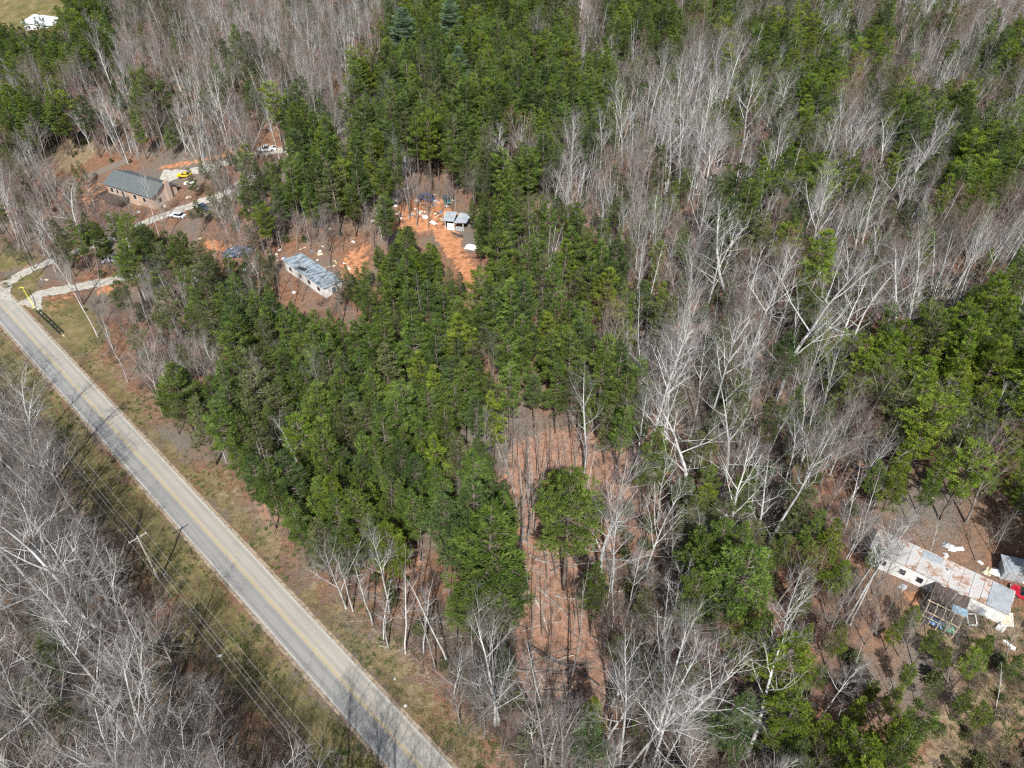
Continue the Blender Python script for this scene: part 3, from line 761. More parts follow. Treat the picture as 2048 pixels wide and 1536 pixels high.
for kx in range(26):
    ax_ = 120 + (kx * 61) % 220; ay_ = 425 + (kx * 37) % 75
    HERO.append((('redtip', 'brown', 'grey', 'slim')[kx % 4], ax_, ay_, ax_ - 14, ay_ - 44 - (kx * 11) % 38, 1.1))
for kx in range(12):
    ax_ = 395 + (kx * 47) % 150; ay_ = 480 + (kx * 29) % 75
    HERO.append((('grey', 'brown', 'redtip', 'wslim')[kx % 4], ax_, ay_, ax_ - 8, ay_ - 52 - (kx * 11) % 30, 1.1))
for kx in range(10):
    ax_ = 772 + (kx * 47) % 150; ay_ = 405 + (kx * 29) % 50
    HERO.append((('slim', 'redtip', 'brown', 'wslim')[kx % 4], ax_, ay_, ax_ - 2, ay_ - 60 - (kx * 11) % 30, .9))
for kx in range(12):
    ax_ = 1700 + (kx * 97) % 330; ay_ = 1260 + (kx * 53) % 230
    HERO.append((('slim', 'grey', 'brown', 'wslim')[kx % 4], ax_, ay_, ax_ + 22, ay_ - 70 - (kx * 11) % 40, .9))
HERO += [('white', 215, 1236, 150, 1060, 1.2), ('poplar', 150, 1024, 95, 850, 1.5), ('poplar', 90, 990, 25, 770, 1.6)]  # extra thick-trunked trees added for stronger shadows on verge and road
for kx in range(15):  # row of trees added so their shadows cross the verge
    s_ = 24 + kx * 8.3 + (kx * 37 % 10) * .4; q_ = roadpt_early(s_, -15.2 - (kx * 53 % 10) * .45)
    SHADE.append((q_[0], q_[1], 14 + (kx * 29 % 10) * .6, ('poplar', 'grey', 'wslim', 'wvase')[kx % 4]))
for kx in range(14):
    ax_ = 775 + (kx * 41) % 130; ay_ = 396 + (kx * 17) % 40
    HERO.append((('redtip', 'slim', 'brown', 'grey')[kx % 4], ax_, ay_, ax_ - 3, ay_ - 48 - (kx * 11) % 22, 1))
for kx in range(10):
    ax_ = 560 + (kx * 61) % 150; ay_ = 488 + (kx * 13) % 25
    HERO.append((('grey', 'brown', 'slim', 'redtip')[kx % 4], ax_, ay_, ax_ - 5, ay_ - 58 - (kx * 11) % 25, 1))
for kx in range(26):
    ax_ = 1035 + (kx * 67) % 172; ay_ = 930 + (kx * 113) % 450
    HERO.append((('slim', 'wslim', 'dead', 'slim')[kx % 4], ax_, ay_, ax_ + (kx % 5) - 2, ay_ - 95 - (kx * 19) % 70, .7))
for kx, (ax_, ay_) in enumerate(((1740, 1215), (1765, 1240), (1722, 1245), (1785, 1262), (1752, 1275), (1812, 1255), (1838, 1275), (1880, 1290), (1925, 1285))):
    HERO.append((('grey', 'brown', 'slim')[kx % 3], ax_, ay_, ax_ + 16, ay_ - 62 - (kx * 11) % 30, 1.1))
for kx, (a_, b_, h_) in enumerate(((-52, 47, 21), (-47, 42, 22), (-41, 37, 22), (-57, 53, 20), (-62, 59, 19), (-36, 33, 26), (-67, 62, 18), (-50, 40, 24), (-31, 27, 27), (-23, 24, 28))):  # more trees added as shadow casters for the lower verge
    SHADE.append((a_, b_, h_, ('poplar', 'wvase')[kx % 2]))
HERO += [('redtip', 1455, 620, 1450, 495, 1.3), ('redtip', 1600, 600, 1640, 470, 1.1), ('redtip', 1840, 260, 1850, 160, 1.3), ('redtip', 1700, 930, 1715, 800, 1.3), ('redtip', 1880, 250, 1900, 165, 1.1), ('redtip', 1490, 620, 1485, 510, 1), ('red', 820, 430, 800, 350, .8), ('redtip', 215, 470, 190, 390, 1.2), ('redtip', 150, 440, 130, 370, 1.2),
  ('redtip', 240, 480, 225, 400, 1), ('poplar', 1475, 900, 1520, 700, 1), ('poplar', 1345, 800, 1390, 580, 1), ('poplar', 1560, 1000, 1600, 830, 1), ('slim', 820, 440, 822, 350, 1), ('slim', 808, 430, 800, 355, 1), ('slim', 857, 460, 855, 385, .9), ('slim', 728, 495, 722, 410, 1), ('slim', 740, 460, 735, 370, 1), ('slim', 760, 440, 757, 360, 1),
  ('dead', 1127, 1160, 1130, 1000, .8), ('slim', 1060, 1300, 1066, 1180, .7), ('slim', 1176, 1120, 1180, 1010, .7), ('grey', 20, 430, 0, 330, 1.1), ('grey', 60, 420, 35, 320, 1.1), ('grey', 95, 330, 80, 240, 1)]
for kx in range(9): HERO.append(('dead', 1040 + kx * 8 + random.randint(-4, 4), 1085 - kx * 7 + random.randint(-15, 15), 1010 + kx * 8, 885 + random.randint(-15, 25), 1))
for kx in range(8): HERO.append(('dead' if kx % 2 else 'slim', 930 + kx * 14, 990 - (kx * 37) % 60, 925 + kx * 14, 850 - (kx * 37) % 40, .9))
for kx in range(6): HERO.append(('slim', 1050 + kx * 24, 950 + (kx * 53) % 50, 1050 + kx * 25, 830 + (kx * 31) % 30, .8))
for kind, bx, by, tx, ty, w in HERO:
    b0 = ground(bx, by); h = height_from(b0, (tx, ty)); h = max(6, min(34, h))
    r_ = ray(tx, ty); k = (CAM_H - b0.z - h) / -r_[2]; top = np.array([0, 0, CAM_H]) + r_ * k
    lx, ly = (top[0] - b0.x) / h, (top[1] - b0.y) / h
    lx, ly = max(-.16, min(.16, lx)), max(-.16, min(.16, ly))
    i = pick(BARE, kind)
    put(i, b0.x, b0.y, h, lx, ly, w, 2.0, True)
HP = [('mid', 1127, 1178, 1140, 935, 1.15, 0), ('mid', 975, 1215 + 60, 985, 1010, 1.25, 1), ('dark', 950, 1200, 955, 960, 1.2, 2), ('mid', 1440, 1290, 1450, 1080, 1.3, 0), ('olive', 1420, 1120, 1440, 1000, 1.3, 0),
      ('mid', 1000, 1240, 1010, 1060, 1.2, 2), ('blue', 812, 150, 812, 15, 1.1, 0), ('blue', 905, 110, 905, -8, .95, 0), ('blue', 920, 190, 922, 92, 1, 0), ('blue', 1700, 130, 1705, 62, 1, 0), ('blue', 2030, 175, 2035, 90, 1.2, 0),
      ('dark', 130, 555, 132, 488, .9, 1), ('mid', 490, 165, 490, 45, .9, 0), ('mid', 318, 260, 312, 130, 1, 0), ('yellow', 140, 90, 135, 10, 1.1, 0), ('mid', 655, 110, 652, 42, .8, 1), ('dark', 720, 330, 722, 270, 1, 0), ('mid', 1178, 520, 1180, 448, .8, 1), ('mid', 1908, 480, 1912, 385, 1, 1), ('mid', 1180, 1260, 1190, 1120, .8, 1)]
for kx in range(26):
    ax_ = 762 + (kx * 37) % 118; ay_ = 560 + (kx * 23) % 60
    HP.append((('mid', 'dark', 'yellow', 'mid')[kx % 4], ax_, ay_, ax_, ay_ - 92 - (kx * 13) % 28 + abs(ax_ - 822) * .5, 1, kx % 2))
for kx, (ax_, ay_) in enumerate(((530, 560), (545, 590), (560, 660), (600, 680), (640, 690), (530, 640), (505, 575), (670, 690), (470, 570), (900, 610), (925, 615), (880, 600), (905, 640), (960, 600), (985, 590), (972, 500), (962, 535), (985, 560), (990, 470), (968, 455), (952, 420), (935, 398), (915, 388), (985, 525), (1000, 500), (1005, 545), (715, 625), (722, 610), (740, 590), (690, 620), (500, 600), (515, 620), (440, 590), (420, 560))):
    HP.append((('mid', 'olive', 'dark', 'mid')[kx % 4], ax_, ay_, ax_ - 2, ay_ - 62 - (kx * 13) % 20, 1, kx % 2))
for kx, (ax_, ay_) in enumerate(((1800, 1270), (1772, 1300), (1825, 1330), (1860, 1350), (1890, 1345), (1905, 1375), (1940, 1330), (1995, 1370), (1790, 1390), (1835, 1420), (1760, 1440), (1720, 1420), (1900, 1440), (1690, 1470), (1810, 1500), (1650, 1330), (1600, 1300), (1620, 1400), (1560, 1440), (1440, 1430), (1930, 1470), (1650, 1210), (1730, 1150))):
    HP.append((('yellow', 'yellow', 'mid', 'yellow', 'olive')[kx % 5], ax_, ay_, ax_ + 12, ay_ - 55 - (kx * 17) % 45, .95, kx % 3))
HP += [('mid', 60, 78, 58, 34, .9, 0), ('dark', 84, 76, 82, 32, .9, 1), ('mid', 100, 84, 99, 30, 1, 2), ('mid', 700, 590, 700, 528, .8, 1), ('dark', 552, 560, 550, 500, .8, 1), ('mid', 948, 470, 948, 400, .9, 0), ('dark', 958, 500, 958, 430, .9, 1)]
for hue, bx, by, tx, ty, w, v in HP:
    b0 = ground(bx, by); h = max(7, min(33, height_from(b0, (tx, ty))))
    if hue == 'blue':
        NOGO.append((b0.x, b0.y, 6.5)); NOGO.append((b0.x * .975, b0.y * .975, 6)); NOGO.append((b0.x * .95, b0.y * .95, 5.5)); w *= 1.25
    put(PINE[hue][v % len(PINE[hue])], b0.x, b0.y, h, 0, 0, w, 2.6, True)

def inframe(px, py, mx=260, my=260): return -mx < px < 2048 + mx and -my < py < 1536 + my
for (fx, fy, fh) in ((-14, 30, 25), (-17, 33, 23), (-21, 31, 26), (-25, 34, 22), (-30, 32, 24), (-34, 35, 21), (-12, 26, 27), (-39, 33, 24), (-27, 29, 25), (-19, 28, 26), (-44, 34, 22)):
    put(pick(BARE, random.choice(('grey', 'poplar', 'wvase'))), fx, fy, fh, 0, 0, 1, 2.0)
for a_, b_, h_, k_ in SHADE:
    qx, qy, _ = project((a_, b_, float(zg(a_, b_))))
    if not kept(qx, qy, 12): put(pick(BARE, k_), a_, b_, h_, 0, 0, 1.25, 2.0)
xs = []
y = 30.0
cand = []
while y < 640:
    half = (y * .78 + 70)
    stepy = 2.0 if y < 330 else 2.6
    x = -half
    while x < half:
        cand.append((x + uni(-.9, .9), y + uni(-.9, .9))); x += 2.0 if y < 330 else 2.7
    y += stepy
random.shuffle(cand)
for x, y in cand:
    if onroad(x, y) or any((x - a) ** 2 + (y - b_) ** 2 < r_ * r_ for a, b_, r_ in NOGO): continue
    z = float(zg(x, y))
    bx, by, d = project((x, y, z))
    if d < 8: continue
    hh = uni(11.5, 20)
    cx, cy, _ = project((x, y, z + hh * .75))
    tx, ty, _ = project((x, y, z + hh))
    mx_, my_, _ = project((x, y, z + hh * .5))
    if not inframe(cx, cy): continue
    bc = cell(bx, by); cc = cell(cx + random.gauss(0, 20), cy + random.gauss(0, 16))
    if cell(cx, cy) in '.RHBo' or cc in '.RHB': cc = cell(cx, cy)
    if bc in '.RH' and inframe(bx, by, 0, 0) and not (7.2 < dperp(x, y) < 20) and not (dperp(x, y) < -13 and bc == '.'): continue
    if kept(bx, by, 3): continue
    dd = dperp(x, y)
    if -13 < dd < 0: continue
    q = rnd()
    w = uni(.85, 1.2)
    crown_px = hh * .17 / d * FPX
    blocked = kept(cx, cy, crown_px * .3) or kept(mx_, my_, crown_px * .35) or kept(tx, ty, crown_px * .1)
    if cc in '.RH' and inframe(cx, cy, 0, 0): 
        if q > .03: continue
        cc = 'b'
    if cc == 'B': cc = 'b'; q *= 2.5
    if cc == 'P':
        if blocked: continue
        if cell(mx_, my_) in '.RHBo': continue
        if dd > 0 and dd < 8.2: continue
        r = uni(2.3, 3.1) * w * (1 if d < 330 else 1.15)
        if not free(x, y, r): continue
        if q < .87:
            k = rnd()
            if (cx > 1640 and 560 < cy < 1180) or cy > 1280 and cx > 1550: hue = 'yellow' if k < .72 else ('mid' if k < .9 else 'olive')
            elif cx > 1550 and cy < 560: hue = 'yellow' if k < .4 else ('mid' if k < .75 else 'dark')
            elif cx < 560 and cy > 500: hue = 'olive' if k < .35 else ('mid' if k < .8 else 'dark')
            elif cy < 330 and cx < 560: hue = 'mid' if k < .5 else ('yellow' if k < .8 else 'dark')
            elif cy < 560: hue = 'mid' if k < .55 else ('dark' if k < .75 else ('yellow' if k < .9 else 'olive'))
            else: hue = 'mid' if k < .62 else ('dark' if k < .8 else ('yellow' if k < .9 else 'olive'))
            put(pick(PINE, hue), x, y, hh, 0, 0, w, r)
        elif q < .97: put(pick(BARE, random.choice(('grey', 'slim', 'slim', 'wslim'))), x, y, hh * uni(.75, 1.0), 0, 0, .8, 1.8)
    elif cc == 'm':
        if blocked or 0 < dd < 9: continue
        if cell(mx_, my_) == 'o' and rnd() < .8: continue
        if not free(x, y, 3.1): continue
        if q < .58: put(pick(PINE, random.choice(('mid', 'mid', 'dark', 'yellow', 'olive'))), x, y, hh * uni(.6, 1.05), 0, 0, uni(.75, 1.05), 2.6)
        else: put(pick(BARE, random.choice(('grey', 'wvase', 'slim', 'wslim', 'redtip', 'poplar'))), x, y, hh * uni(.8, 1.2), 0, 0, 1, 2.5)
    elif cc == 'p':
        if blocked and q < .5: continue
        if dd > 0 and dd < 11: continue
        if not free(x, y, 2.9): continue
        if q < .42: put(pick(PINE, random.choice(('olive', 'mid', 'dark', 'yellow' if cx > 1500 else 'olive'))), x, y, hh * uni(.7, 1), 0, 0, w, 2.6)
        elif q < .9: put(pick(BARE, random.choice(('grey', 'slim', 'brown', 'slim', 'wslim'))), x, y, hh * uni(.6, 1), 0, 0, 1, 2.2)
    elif cc == 'b':
        if blocked and q < .8: continue
        if dd > 0 and dd < 8: continue
        if cell(mx_, my_) == 'o' and rnd() < .8 or bc == 'o' and rnd() < .7: continue
        if not free(x, y, 3.7): continue
        left = dd < 0
        if q < .74: put(pick(BARE, random.choice(('grey', 'redtip', 'slim', 'slim', 'poplar', 'brown', 'wslim', 'wvase', 'multi') if not left else ('grey', 'wvase', 'brown', 'grey', 'multi'))), x, y, hh * uni(.6, 1.15), random.gauss(0, .012), 0, uni(.85, 1.1), 2.4)
        elif q < .93 and not left: put(pick(PINE, random.choice(('olive', 'mid', 'dark'))), x, y, hh * uni(.35, .85), 0, 0, w, 2.4)
    elif cc == 'w':
        if blocked: continue
        if cell(mx_, my_) == 'o' and rnd() < .8 or bc == 'o' and rnd() < .7: continue
        if not free(x, y, 4.3 if q < .4 else 3.4): continue
        left = dd < 0
        if q < .34: put(pick(BARE, random.choice(('white', 'wvase', 'poplar') if not left else ('white', 'wvase', 'grey'))), x, y, hh * uni(.95, 1.35), random.gauss(0, .015), 0, .95, 2.9)
        elif q < .66: put(pick(BARE, random.choice(('slim', 'wslim', 'grey', 'brown', 'poplar'))), x, y, hh * uni(.6, 1.0), 0, 0, 1, 2.3)
        elif q < 1.1 and not left: put(pick(PINE, random.choice(('olive', 'mid', 'dark'))), x, y, hh * uni(.35, .75), 0, 0, w, 2.4)
    elif cc == 'o':
        if blocked: continue
        if not free(x, y, 4.0): continue
        if q < .6: put(pick(BARE, random.choice(('dead', 'slim', 'wslim', 'slim'))), x, y, hh * uni(.5, .9), 0, 0, .9, 3)
    elif cc == 'r':
        if not free(x, y, 2.5): continue
        put(pick(BARE, random.choice(('red', 'red', 'brown', 'grey'))), x, y, hh * uni(.35, .7), 0, 0, 1.1, 3)

# rank by size in the picture: the largest are individuals, the rest is one mass each
LMARK = [((275, 400), 'the brick house'), ((620, 545), 'the long grey trailer'), ((905, 460), 'the wrecked shed'), ((1885, 1190), 'the rusty-roofed trailer'),
         ((320, 1163), 'the utility pole'), ((1120, 1360), 'the jumble of fallen logs'), ((60, 610), 'the yellow arm barrier'), ((1127, 1178), 'the lone dome-topped pine'),
         ((532, 305), 'the white pickup'), ((80, 50), 'the pale farm roof'), ((1780, 690), 'the great white tree'), ((1903, 634), 'the four-tree white row'),
         ((812, 150), 'the layered blue-green pine'), ((820, 1480), 'the lower road end'), ((1330, 330), 'the many-limbed slope tree'), ((1500, 1500), 'the bottom-edge spreading tree'),
         ((1290, 918), 'the tallest white trunk'), ((600, 950), 'the paired white pinewood trees'), ((120, 1272), 'the thick roadside white trunks'), ((1700, 130), 'the pale green plumed pine'), ((1500, 700), 'the tall grey-wood white tree'),
         ((740, 215), 'the small white roof')]
LMW = [(ground(*q), n) for q, n in LMARK]
ORD = ['first', 'second', 'third', 'fourth', 'fifth', 'sixth', 'seventh', 'eighth', 'ninth', 'tenth', 'eleventh', 'twelfth', 'thirteenth', 'fourteenth', 'fifteenth', 'sixteenth', 'seventeenth', 'eighteenth', 'nineteenth', 'twentieth',
       'twenty-first', 'twenty-second', 'twenty-third', 'twenty-fourth', 'twenty-fifth', 'twenty-sixth', 'twenty-seventh', 'twenty-eighth', 'twenty-ninth', 'thirtieth']
def look_of(t):
    pr = PROT[t['i']]; h = t['h']
    noun = {'pine_tree': 'pine', 'bare_tree': 'bare tree', 'dead_pine': 'pine'}[pr['kind']]
    sz = 'small ' if h < 11 else ('' if h < 15 else ('tall ' if h < 20 else 'very tall '))
    if 'tall' in pr['look']: sz = ''
    return sz + pr['look'] + ' ' + noun
for t in trees:
    hh = t['h']; pr = PROT[t['i']]
    cpx, cpy, d = project((t['x'] + t['lx'] * hh * .75, t['y'] + t['ly'] * hh * .75, t['z'] + hh * .75))
    t['c'] = (cpx, cpy); t['d'] = d
    vis = 12 < cpx < 2036 and 12 < cpy < 1524
    t['size'] = (hh / d) * (1.3 if t['hero'] else 1) * (1 if vis else .01)
kinds = {}
for t in trees: kinds.setdefault(PROT[t['i']]['kind'], []).append(t)
stuffset = {}
def tree_obj(t):
    pr = PROT[t['i']]
    o = thing(pr['kind'], t['label'], 'tree', (t['x'], t['y'], t['z']), 0, {'pine_tree': 'pines of the wood', 'bare_tree': 'leafless trees of the wood', 'dead_pine': 'dead standing pines'}[pr['kind']])
    o.rotation_euler = Euler((-t['ly'], t['lx'], t['rz']))
    o.scale = (t['s'] * t['w'], t['s'] * t['w'], t['s'])
    link('trunk', pr['t'], o); c_ = link('crown', pr['c'], o)
    pr['users'].append(o)
chosen = []
for kind, lst in kinds.items():
    lst.sort(key=lambda t: -t['size'])
    lst[:] = [t for t in lst if True]
    chosen += lst[:298]; stuffset[kind] = lst[298:]
stuffset = {k: v for k, v in stuffset.items() if v}
gr = {}
for t in chosen:
    dl = [math.hypot(t['x'] - p_.x, t['y'] - p_.y) for p_, n_ in LMW]
    k = min(range(len(dl)), key=lambda q: dl[q]); t['ld'] = dl[k]
    gr.setdefault((look_of(t), LMW[k][1]), []).append(t)
for (lk, lm), ts in gr.items():
    ts.sort(key=lambda t: t['ld'])
    for n, t in enumerate(ts): t['label'] = f'{lk}, {ORD[min(n, 29)]} out from {lm}'
for t in chosen: tree_obj(t)

def scatter(name, label, items, protos, kindtag='stuff'):
    """items: (x, y, z, rx, ry, rz, sx, sy, sz, var); protos: var -> list of mesh objects"""
    me = bpy.data.meshes.new(name); me.from_pydata([(i[0], i[1], i[2]) for i in items], [], [])
    a = me.attributes.new('rot', 'FLOAT_VECTOR', 'POINT'); a.data.foreach_set('vector', [v for i in items for v in i[3:6]])
    a = me.attributes.new('scl', 'FLOAT_VECTOR', 'POINT'); a.data.foreach_set('vector', [v for i in items for v in i[6:9]])
    a = me.attributes.new('var', 'INT', 'POINT'); a.data.foreach_set('value', [int(i[9]) for i in items])
    o = link(name, me); tag(o, label, kind=kindtag)
    ng = bpy.data.node_groups.new(name + '_nodes', 'GeometryNodeTree')
    ng.interface.new_socket('Geometry', in_out='INPUT', socket_type='NodeSocketGeometry')
    ng.interface.new_socket('Geometry', in_out='OUTPUT', socket_type='NodeSocketGeometry')
    gi = ng.nodes.new('NodeGroupInput'); go = ng.nodes.new('NodeGroupOutput'); jn = ng.nodes.new('GeometryNodeJoinGeometry')
    def attr(nm, ty):
        n = ng.nodes.new('GeometryNodeInputNamedAttribute'); n.data_type = ty; n.inputs['Name'].default_value = nm
        return n.outputs['Attribute']
    rot, scl, var = attr('rot', 'FLOAT_VECTOR'), attr('scl', 'FLOAT_VECTOR'), attr('var', 'INT')
    for k in sorted({int(i[9]) for i in items}):
        cp = ng.nodes.new('FunctionNodeCompare'); cp.data_type = 'INT'; cp.operation = 'EQUAL'
        ng.links.new(var, cp.inputs[2]); cp.inputs[3].default_value = k
        j2 = ng.nodes.new('GeometryNodeJoinGeometry')
        for src in protos[k]:
            oi = ng.nodes.new('GeometryNodeObjectInfo'); oi.transform_space = 'ORIGINAL'; oi.inputs['Object'].default_value = src
            ng.links.new(oi.outputs['Geometry'], j2.inputs[0])
        ip = ng.nodes.new('GeometryNodeInstanceOnPoints')
        ng.links.new(gi.outputs[0], ip.inputs['Points']); ng.links.new(cp.outputs['Result'], ip.inputs['Selection'])
        ng.links.new(j2.outputs[0], ip.inputs['Instance']); ng.links.new(rot, ip.inputs['Rotation']); ng.links.new(scl, ip.inputs['Scale'])
        ng.links.new(ip.outputs[0], jn.inputs[0])
    ng.links.new(jn.outputs[0], go.inputs[0])
    md = o.modifiers.new('scatter', 'NODES'); md.node_group = ng
    return o
for kind, lst in stuffset.items():
    P_ = {}
    items = []
    for t in lst:
        i = t['i']
        if not PROT[i]['users']:
            j = [k for k in range(len(PROT)) if PROT[k]['kind'] == kind and PROT[k]['users']]
            i = random.choice(j)
        u = PROT[i]['users'][0]; P_[i] = [c_ for c_ in COL.objects if c_.parent == u] if i not in P_ else P_[i]
        items.append((t['x'], t['y'], t['z'], -t['ly'], t['lx'], t['rz'], t['s'] * t['w'], t['s'] * t['w'], t['s'], i))
    nm = {'pine_tree': 'pine_wood', 'bare_tree': 'leafless_wood', 'dead_pine': 'dead_pines'}[kind]
    scatter(nm, {'pine_tree': 'mass of smaller and farther green pines between the single trees', 'bare_tree': 'mass of smaller and farther leafless grey trees', 'dead_pine': 'mass of smaller dead pines'}[kind], items, P_)
print('TREES', {k: len(v) for k, v in kinds.items()})

# ------------------------------------------------------------ undergrowth: brush, evergreen bushes, grass
def mini(name, mbs, mats):
    return [mb.mesh(name + '_mesh', mats) for mb in mbs]
def stuff_from_meshes(name, label, items, meshes):
    """one object: scattered copies, meshes kept inside the node group via one tiny member of each placed on the ground"""
    pass
def mass(name, label, mats, builders, places):
    """realised mesh of many small plants as ONE object"""
    protos_ = []
    for mb in builders:
        v = np.array(mb.v, dtype=np.float32); f = np.array([q if len(q) == 4 else (*q, q[-1]) for q in mb.f], dtype=np.int32); protos_.append((v, f, np.array(mb.m, dtype=np.int32)))
    VV, FF, MM = [], [], []; off = 0
    for (x, y, z, rz, s, sz, k) in places:
        v, f, m_ = protos_[k]; c_, sn = math.cos(rz), math.sin(rz)
        w = np.empty_like(v); w[:, 0] = (v[:, 0] * c_ - v[:, 1] * sn) * s + x; w[:, 1] = (v[:, 0] * sn + v[:, 1] * c_) * s + y; w[:, 2] = v[:, 2] * sz + z
        VV.append(w); FF.append(f + off); MM.append(m_); off += len(v)
    VV = np.concatenate(VV); FF = np.concatenate(FF); MM = np.concatenate(MM)
    me = bpy.data.meshes.new(name)
    me.vertices.add(len(VV)); me.vertices.foreach_set('co', VV.ravel())
    me.loops.add(FF.size); me.loops.foreach_set('vertex_index', FF.ravel())
    me.polygons.add(len(FF)); me.polygons.foreach_set('loop_start', np.arange(0, FF.size, 4)); me.polygons.foreach_set('loop_total', np.full(len(FF), 4))
    for m_ in mats: me.materials.append(m_)
    me.polygons.foreach_set('material_index', MM); me.update()
    return tag(link(name, me), label, kind='stuff')
def ground_places(n, test, nk, smin, smax, ymax=330):
    out_ = []; tries = 0
    while len(out_) < n and tries < n * 40:
        tries += 1
        y = 40 + (ymax - 40) * rnd() ** 1.5; x = uni(-1, 1) * (y * .72 + 40)
        z = float(zg(x, y)); px, py, d = project((x, y, z))
        if not inframe(px, py, 60, 60): continue
        if not test(x, y, px, py, cell(px, py), dperp(x, y)): continue
        s = uni(smin, smax); out_.append((x, y, z - .03, uni(0, 6.28), s, s * uni(.8, 1.2), random.randrange(nk)))
    return out_
mass('undergrowth', 'grey brown leafless brush growing under the trees', [M['twig_brown'], M['twig_grey']], [make_brush(61 + k, n=10) for k in range(4)],
     ground_places(7500, lambda x, y, px, py, c_, d: not kept(px, py, 4) and not (-4.5 < d < 9) and ((c_ in 'bwrpmBH' and rnd() < .75) or c_ == 'o' and rnd() < .15 or c_ == '.' and (d < -9 and rnd() < .8 or d > 14 and rnd() < .35)), 4, .6, 1.6))
mass('low_evergreens', 'low evergreen bushes and pine seedlings scattered among the trees', [M['pine_olive'], M['bark_pine']], [make_bush(71 + k) for k in range(3)],
     ground_places(800, lambda x, y, px, py, c_, d: not kept(px, py, 4) and not (-6 < d < 11) and (c_ in 'bwpmBH' or c_ == '.' and px > 1650 and rnd() < .8 or c_ == '.' and d > 11 and rnd() < .5 or c_ == '.' and d < -14 and rnd() < .25), 3, .5, 1.5))
def make_sticks(seed):
    rr = random.Random(seed); mb = MB()
    for _ in range(7):
        a = rr.uniform(0, 6.28); c_ = Vector((rr.uniform(-1, 1), rr.uniform(-1, 1), .06)); d_ = Vector((math.cos(a), math.sin(a), rr.uniform(0, .18)))
        pts, _ = bent(rr, c_, d_, rr.uniform(.8, 2.6), 3, .12); mb.tube(pts, [.035, .028, .02, .01], 3, cap=False)
    return mb
mass('fallen_branches', 'small grey broken branches strewn over the leaf litter', [M['log']], [make_sticks(95 + k) for k in range(4)],
     ground_places(2600, lambda x, y, px, py, c_, d: not kept(px, py, 0) and not (-5 < d < 8) and (c_ in 'bwrpmo' or c_ == '.' and (d < -12 or d > 14) and rnd() < .4), 4, .6, 1.2, 260))
mg1 = surf('dry_grass', [(.35, (.16, .14, .05)), (.55, (.26, .22, .10)), (.75, (.38, .32, .18))], .8)
mg2 = surf('green_grass', [(.35, (.05, .085, .018)), (.55, (.09, .14, .03)), (.75, (.16, .20, .06))], .8)
for nm, lab, mt, cnt, lo in (('dry_grass', 'tan dry grass tufts on the road verges', mg1, 3600, 0), ('green_grass', 'short green grass tufts on the verges', mg2, 3200, 1)):
    mass(nm, lab, [mt], [make_clump(81 + k + lo * 5) for k in range(3)],
         ground_places(cnt, lambda x, y, px, py, c_, d: ((3.7 < d < 11) or (-30 < d < -3.7)) and math.sin(x * .33 + lo * 2) + math.sin(y * .27 - x * .1) + rnd() > .4 or (c_ == '.' and px > 1900 and py > 1200), 3, .5, 1.4, 190))
#@@OBJECTS
# ------------------------------------------------------------ materials of the built things
m_rustroof, nt, out = new_mat('rusty_metal_roof')
tc = N(nt, 'ShaderNodeTexCoord'); nr = noise(nt, .55, 6, .7, tc.outputs['Object']); nr2 = noise(nt, 3, 4, .7, tc.outputs['Object'])
rr_ = ramp(nt, [(.42, (.50, .50, .49)), (.50, (.60, .57, .54)), (.56, (.42, .26, .18)), (.65, (.24, .10, .065)), (.78, (.13, .055, .042))], mathn(nt, 'ADD', mathn(nt, 'MULTIPLY', nr.outputs[0], .7), mathn(nt, 'MULTIPLY', nr2.outputs[0], .3)))
p = N(nt, 'ShaderNodeBsdfPrincipled'); p.inputs['Roughness'].default_value = .55; p.inputs['Metallic'].default_value = .15
wv = N(nt, 'ShaderNodeTexWave'); wv.inputs['Scale'].default_value = 2.2; nt.links.new(tc.outputs['Object'], wv.inputs[0])
bp = N(nt, 'ShaderNodeBump'); bp.inputs['Strength'].default_value = .4; bp.inputs['Distance'].default_value = .04
nt.links.new(wv.outputs[1], bp.inputs['Height']); nt.links.new(bp.outputs[0], p.inputs['Normal'])
nt.links.new(rr_.outputs[0], p.inputs['Base Color']); nt.links.new(p.outputs[0], out.inputs[0])
m_white = surf('white_siding', [(.3, (.62, .61, .58)), (.6, (.78, .77, .74)), (.8, (.85, .84, .82))], 1.2, .6)
m_galv = surf('galvanised_sheet', [(.3, (.36, .39, .42)), (.6, (.50, .53, .56)), (.8, (.62, .64, .66))], 1.0, .45, .3)
m_dark = surf('recess_shade', [(.3, (.012, .012, .014)), (.7, (.03, .03, .033))], 2, .6)  # near-black colour that stands in for shade inside recesses
m_brownmetal = surf('brown_corrugated', [(.35, (.055, .04, .035)), (.55, (.10, .07, .058)), (.75, (.26, .23, .21))], 1.4, .6, stretch=(3, .4, 1))
m_lumber = surf('new_lumber', [(.3, (.50, .40, .26)), (.7, (.68, .58, .42))], 2, .75)
m_oldwood = surf('weathered_wood', [(.3, (.13, .105, .085)), (.7, (.27, .23, .19))], 2.5, .85, stretch=(1, 1, 6))
m_darkwood = surf('dark_deck_wood', [(.3, (.045, .032, .026)), (.7, (.10, .075, .06))], 2, .8)
m_glass = surf('dark_glass', [(.3, (.015, .018, .022)), (.7, (.03, .035, .04))], 1, .08)
m_shingle = surf('grey_green_shingles', [(.3, (.070, .082, .082)), (.55, (.105, .122, .122)), (.75, (.16, .178, .176))], 2.5, .9, bump=.3)
m_brick, nt, out = new_mat('tan_brick')
tc = N(nt, 'ShaderNodeTexCoord'); bt = N(nt, 'ShaderNodeTexBrick'); bt.inputs['Scale'].default_value = 3.2
bt.inputs['Color1'].default_value = (.50, .335, .24, 1); bt.inputs['Color2'].default_value = (.40, .25, .17, 1); bt.inputs['Mortar'].default_value = (.50, .45, .39, 1)
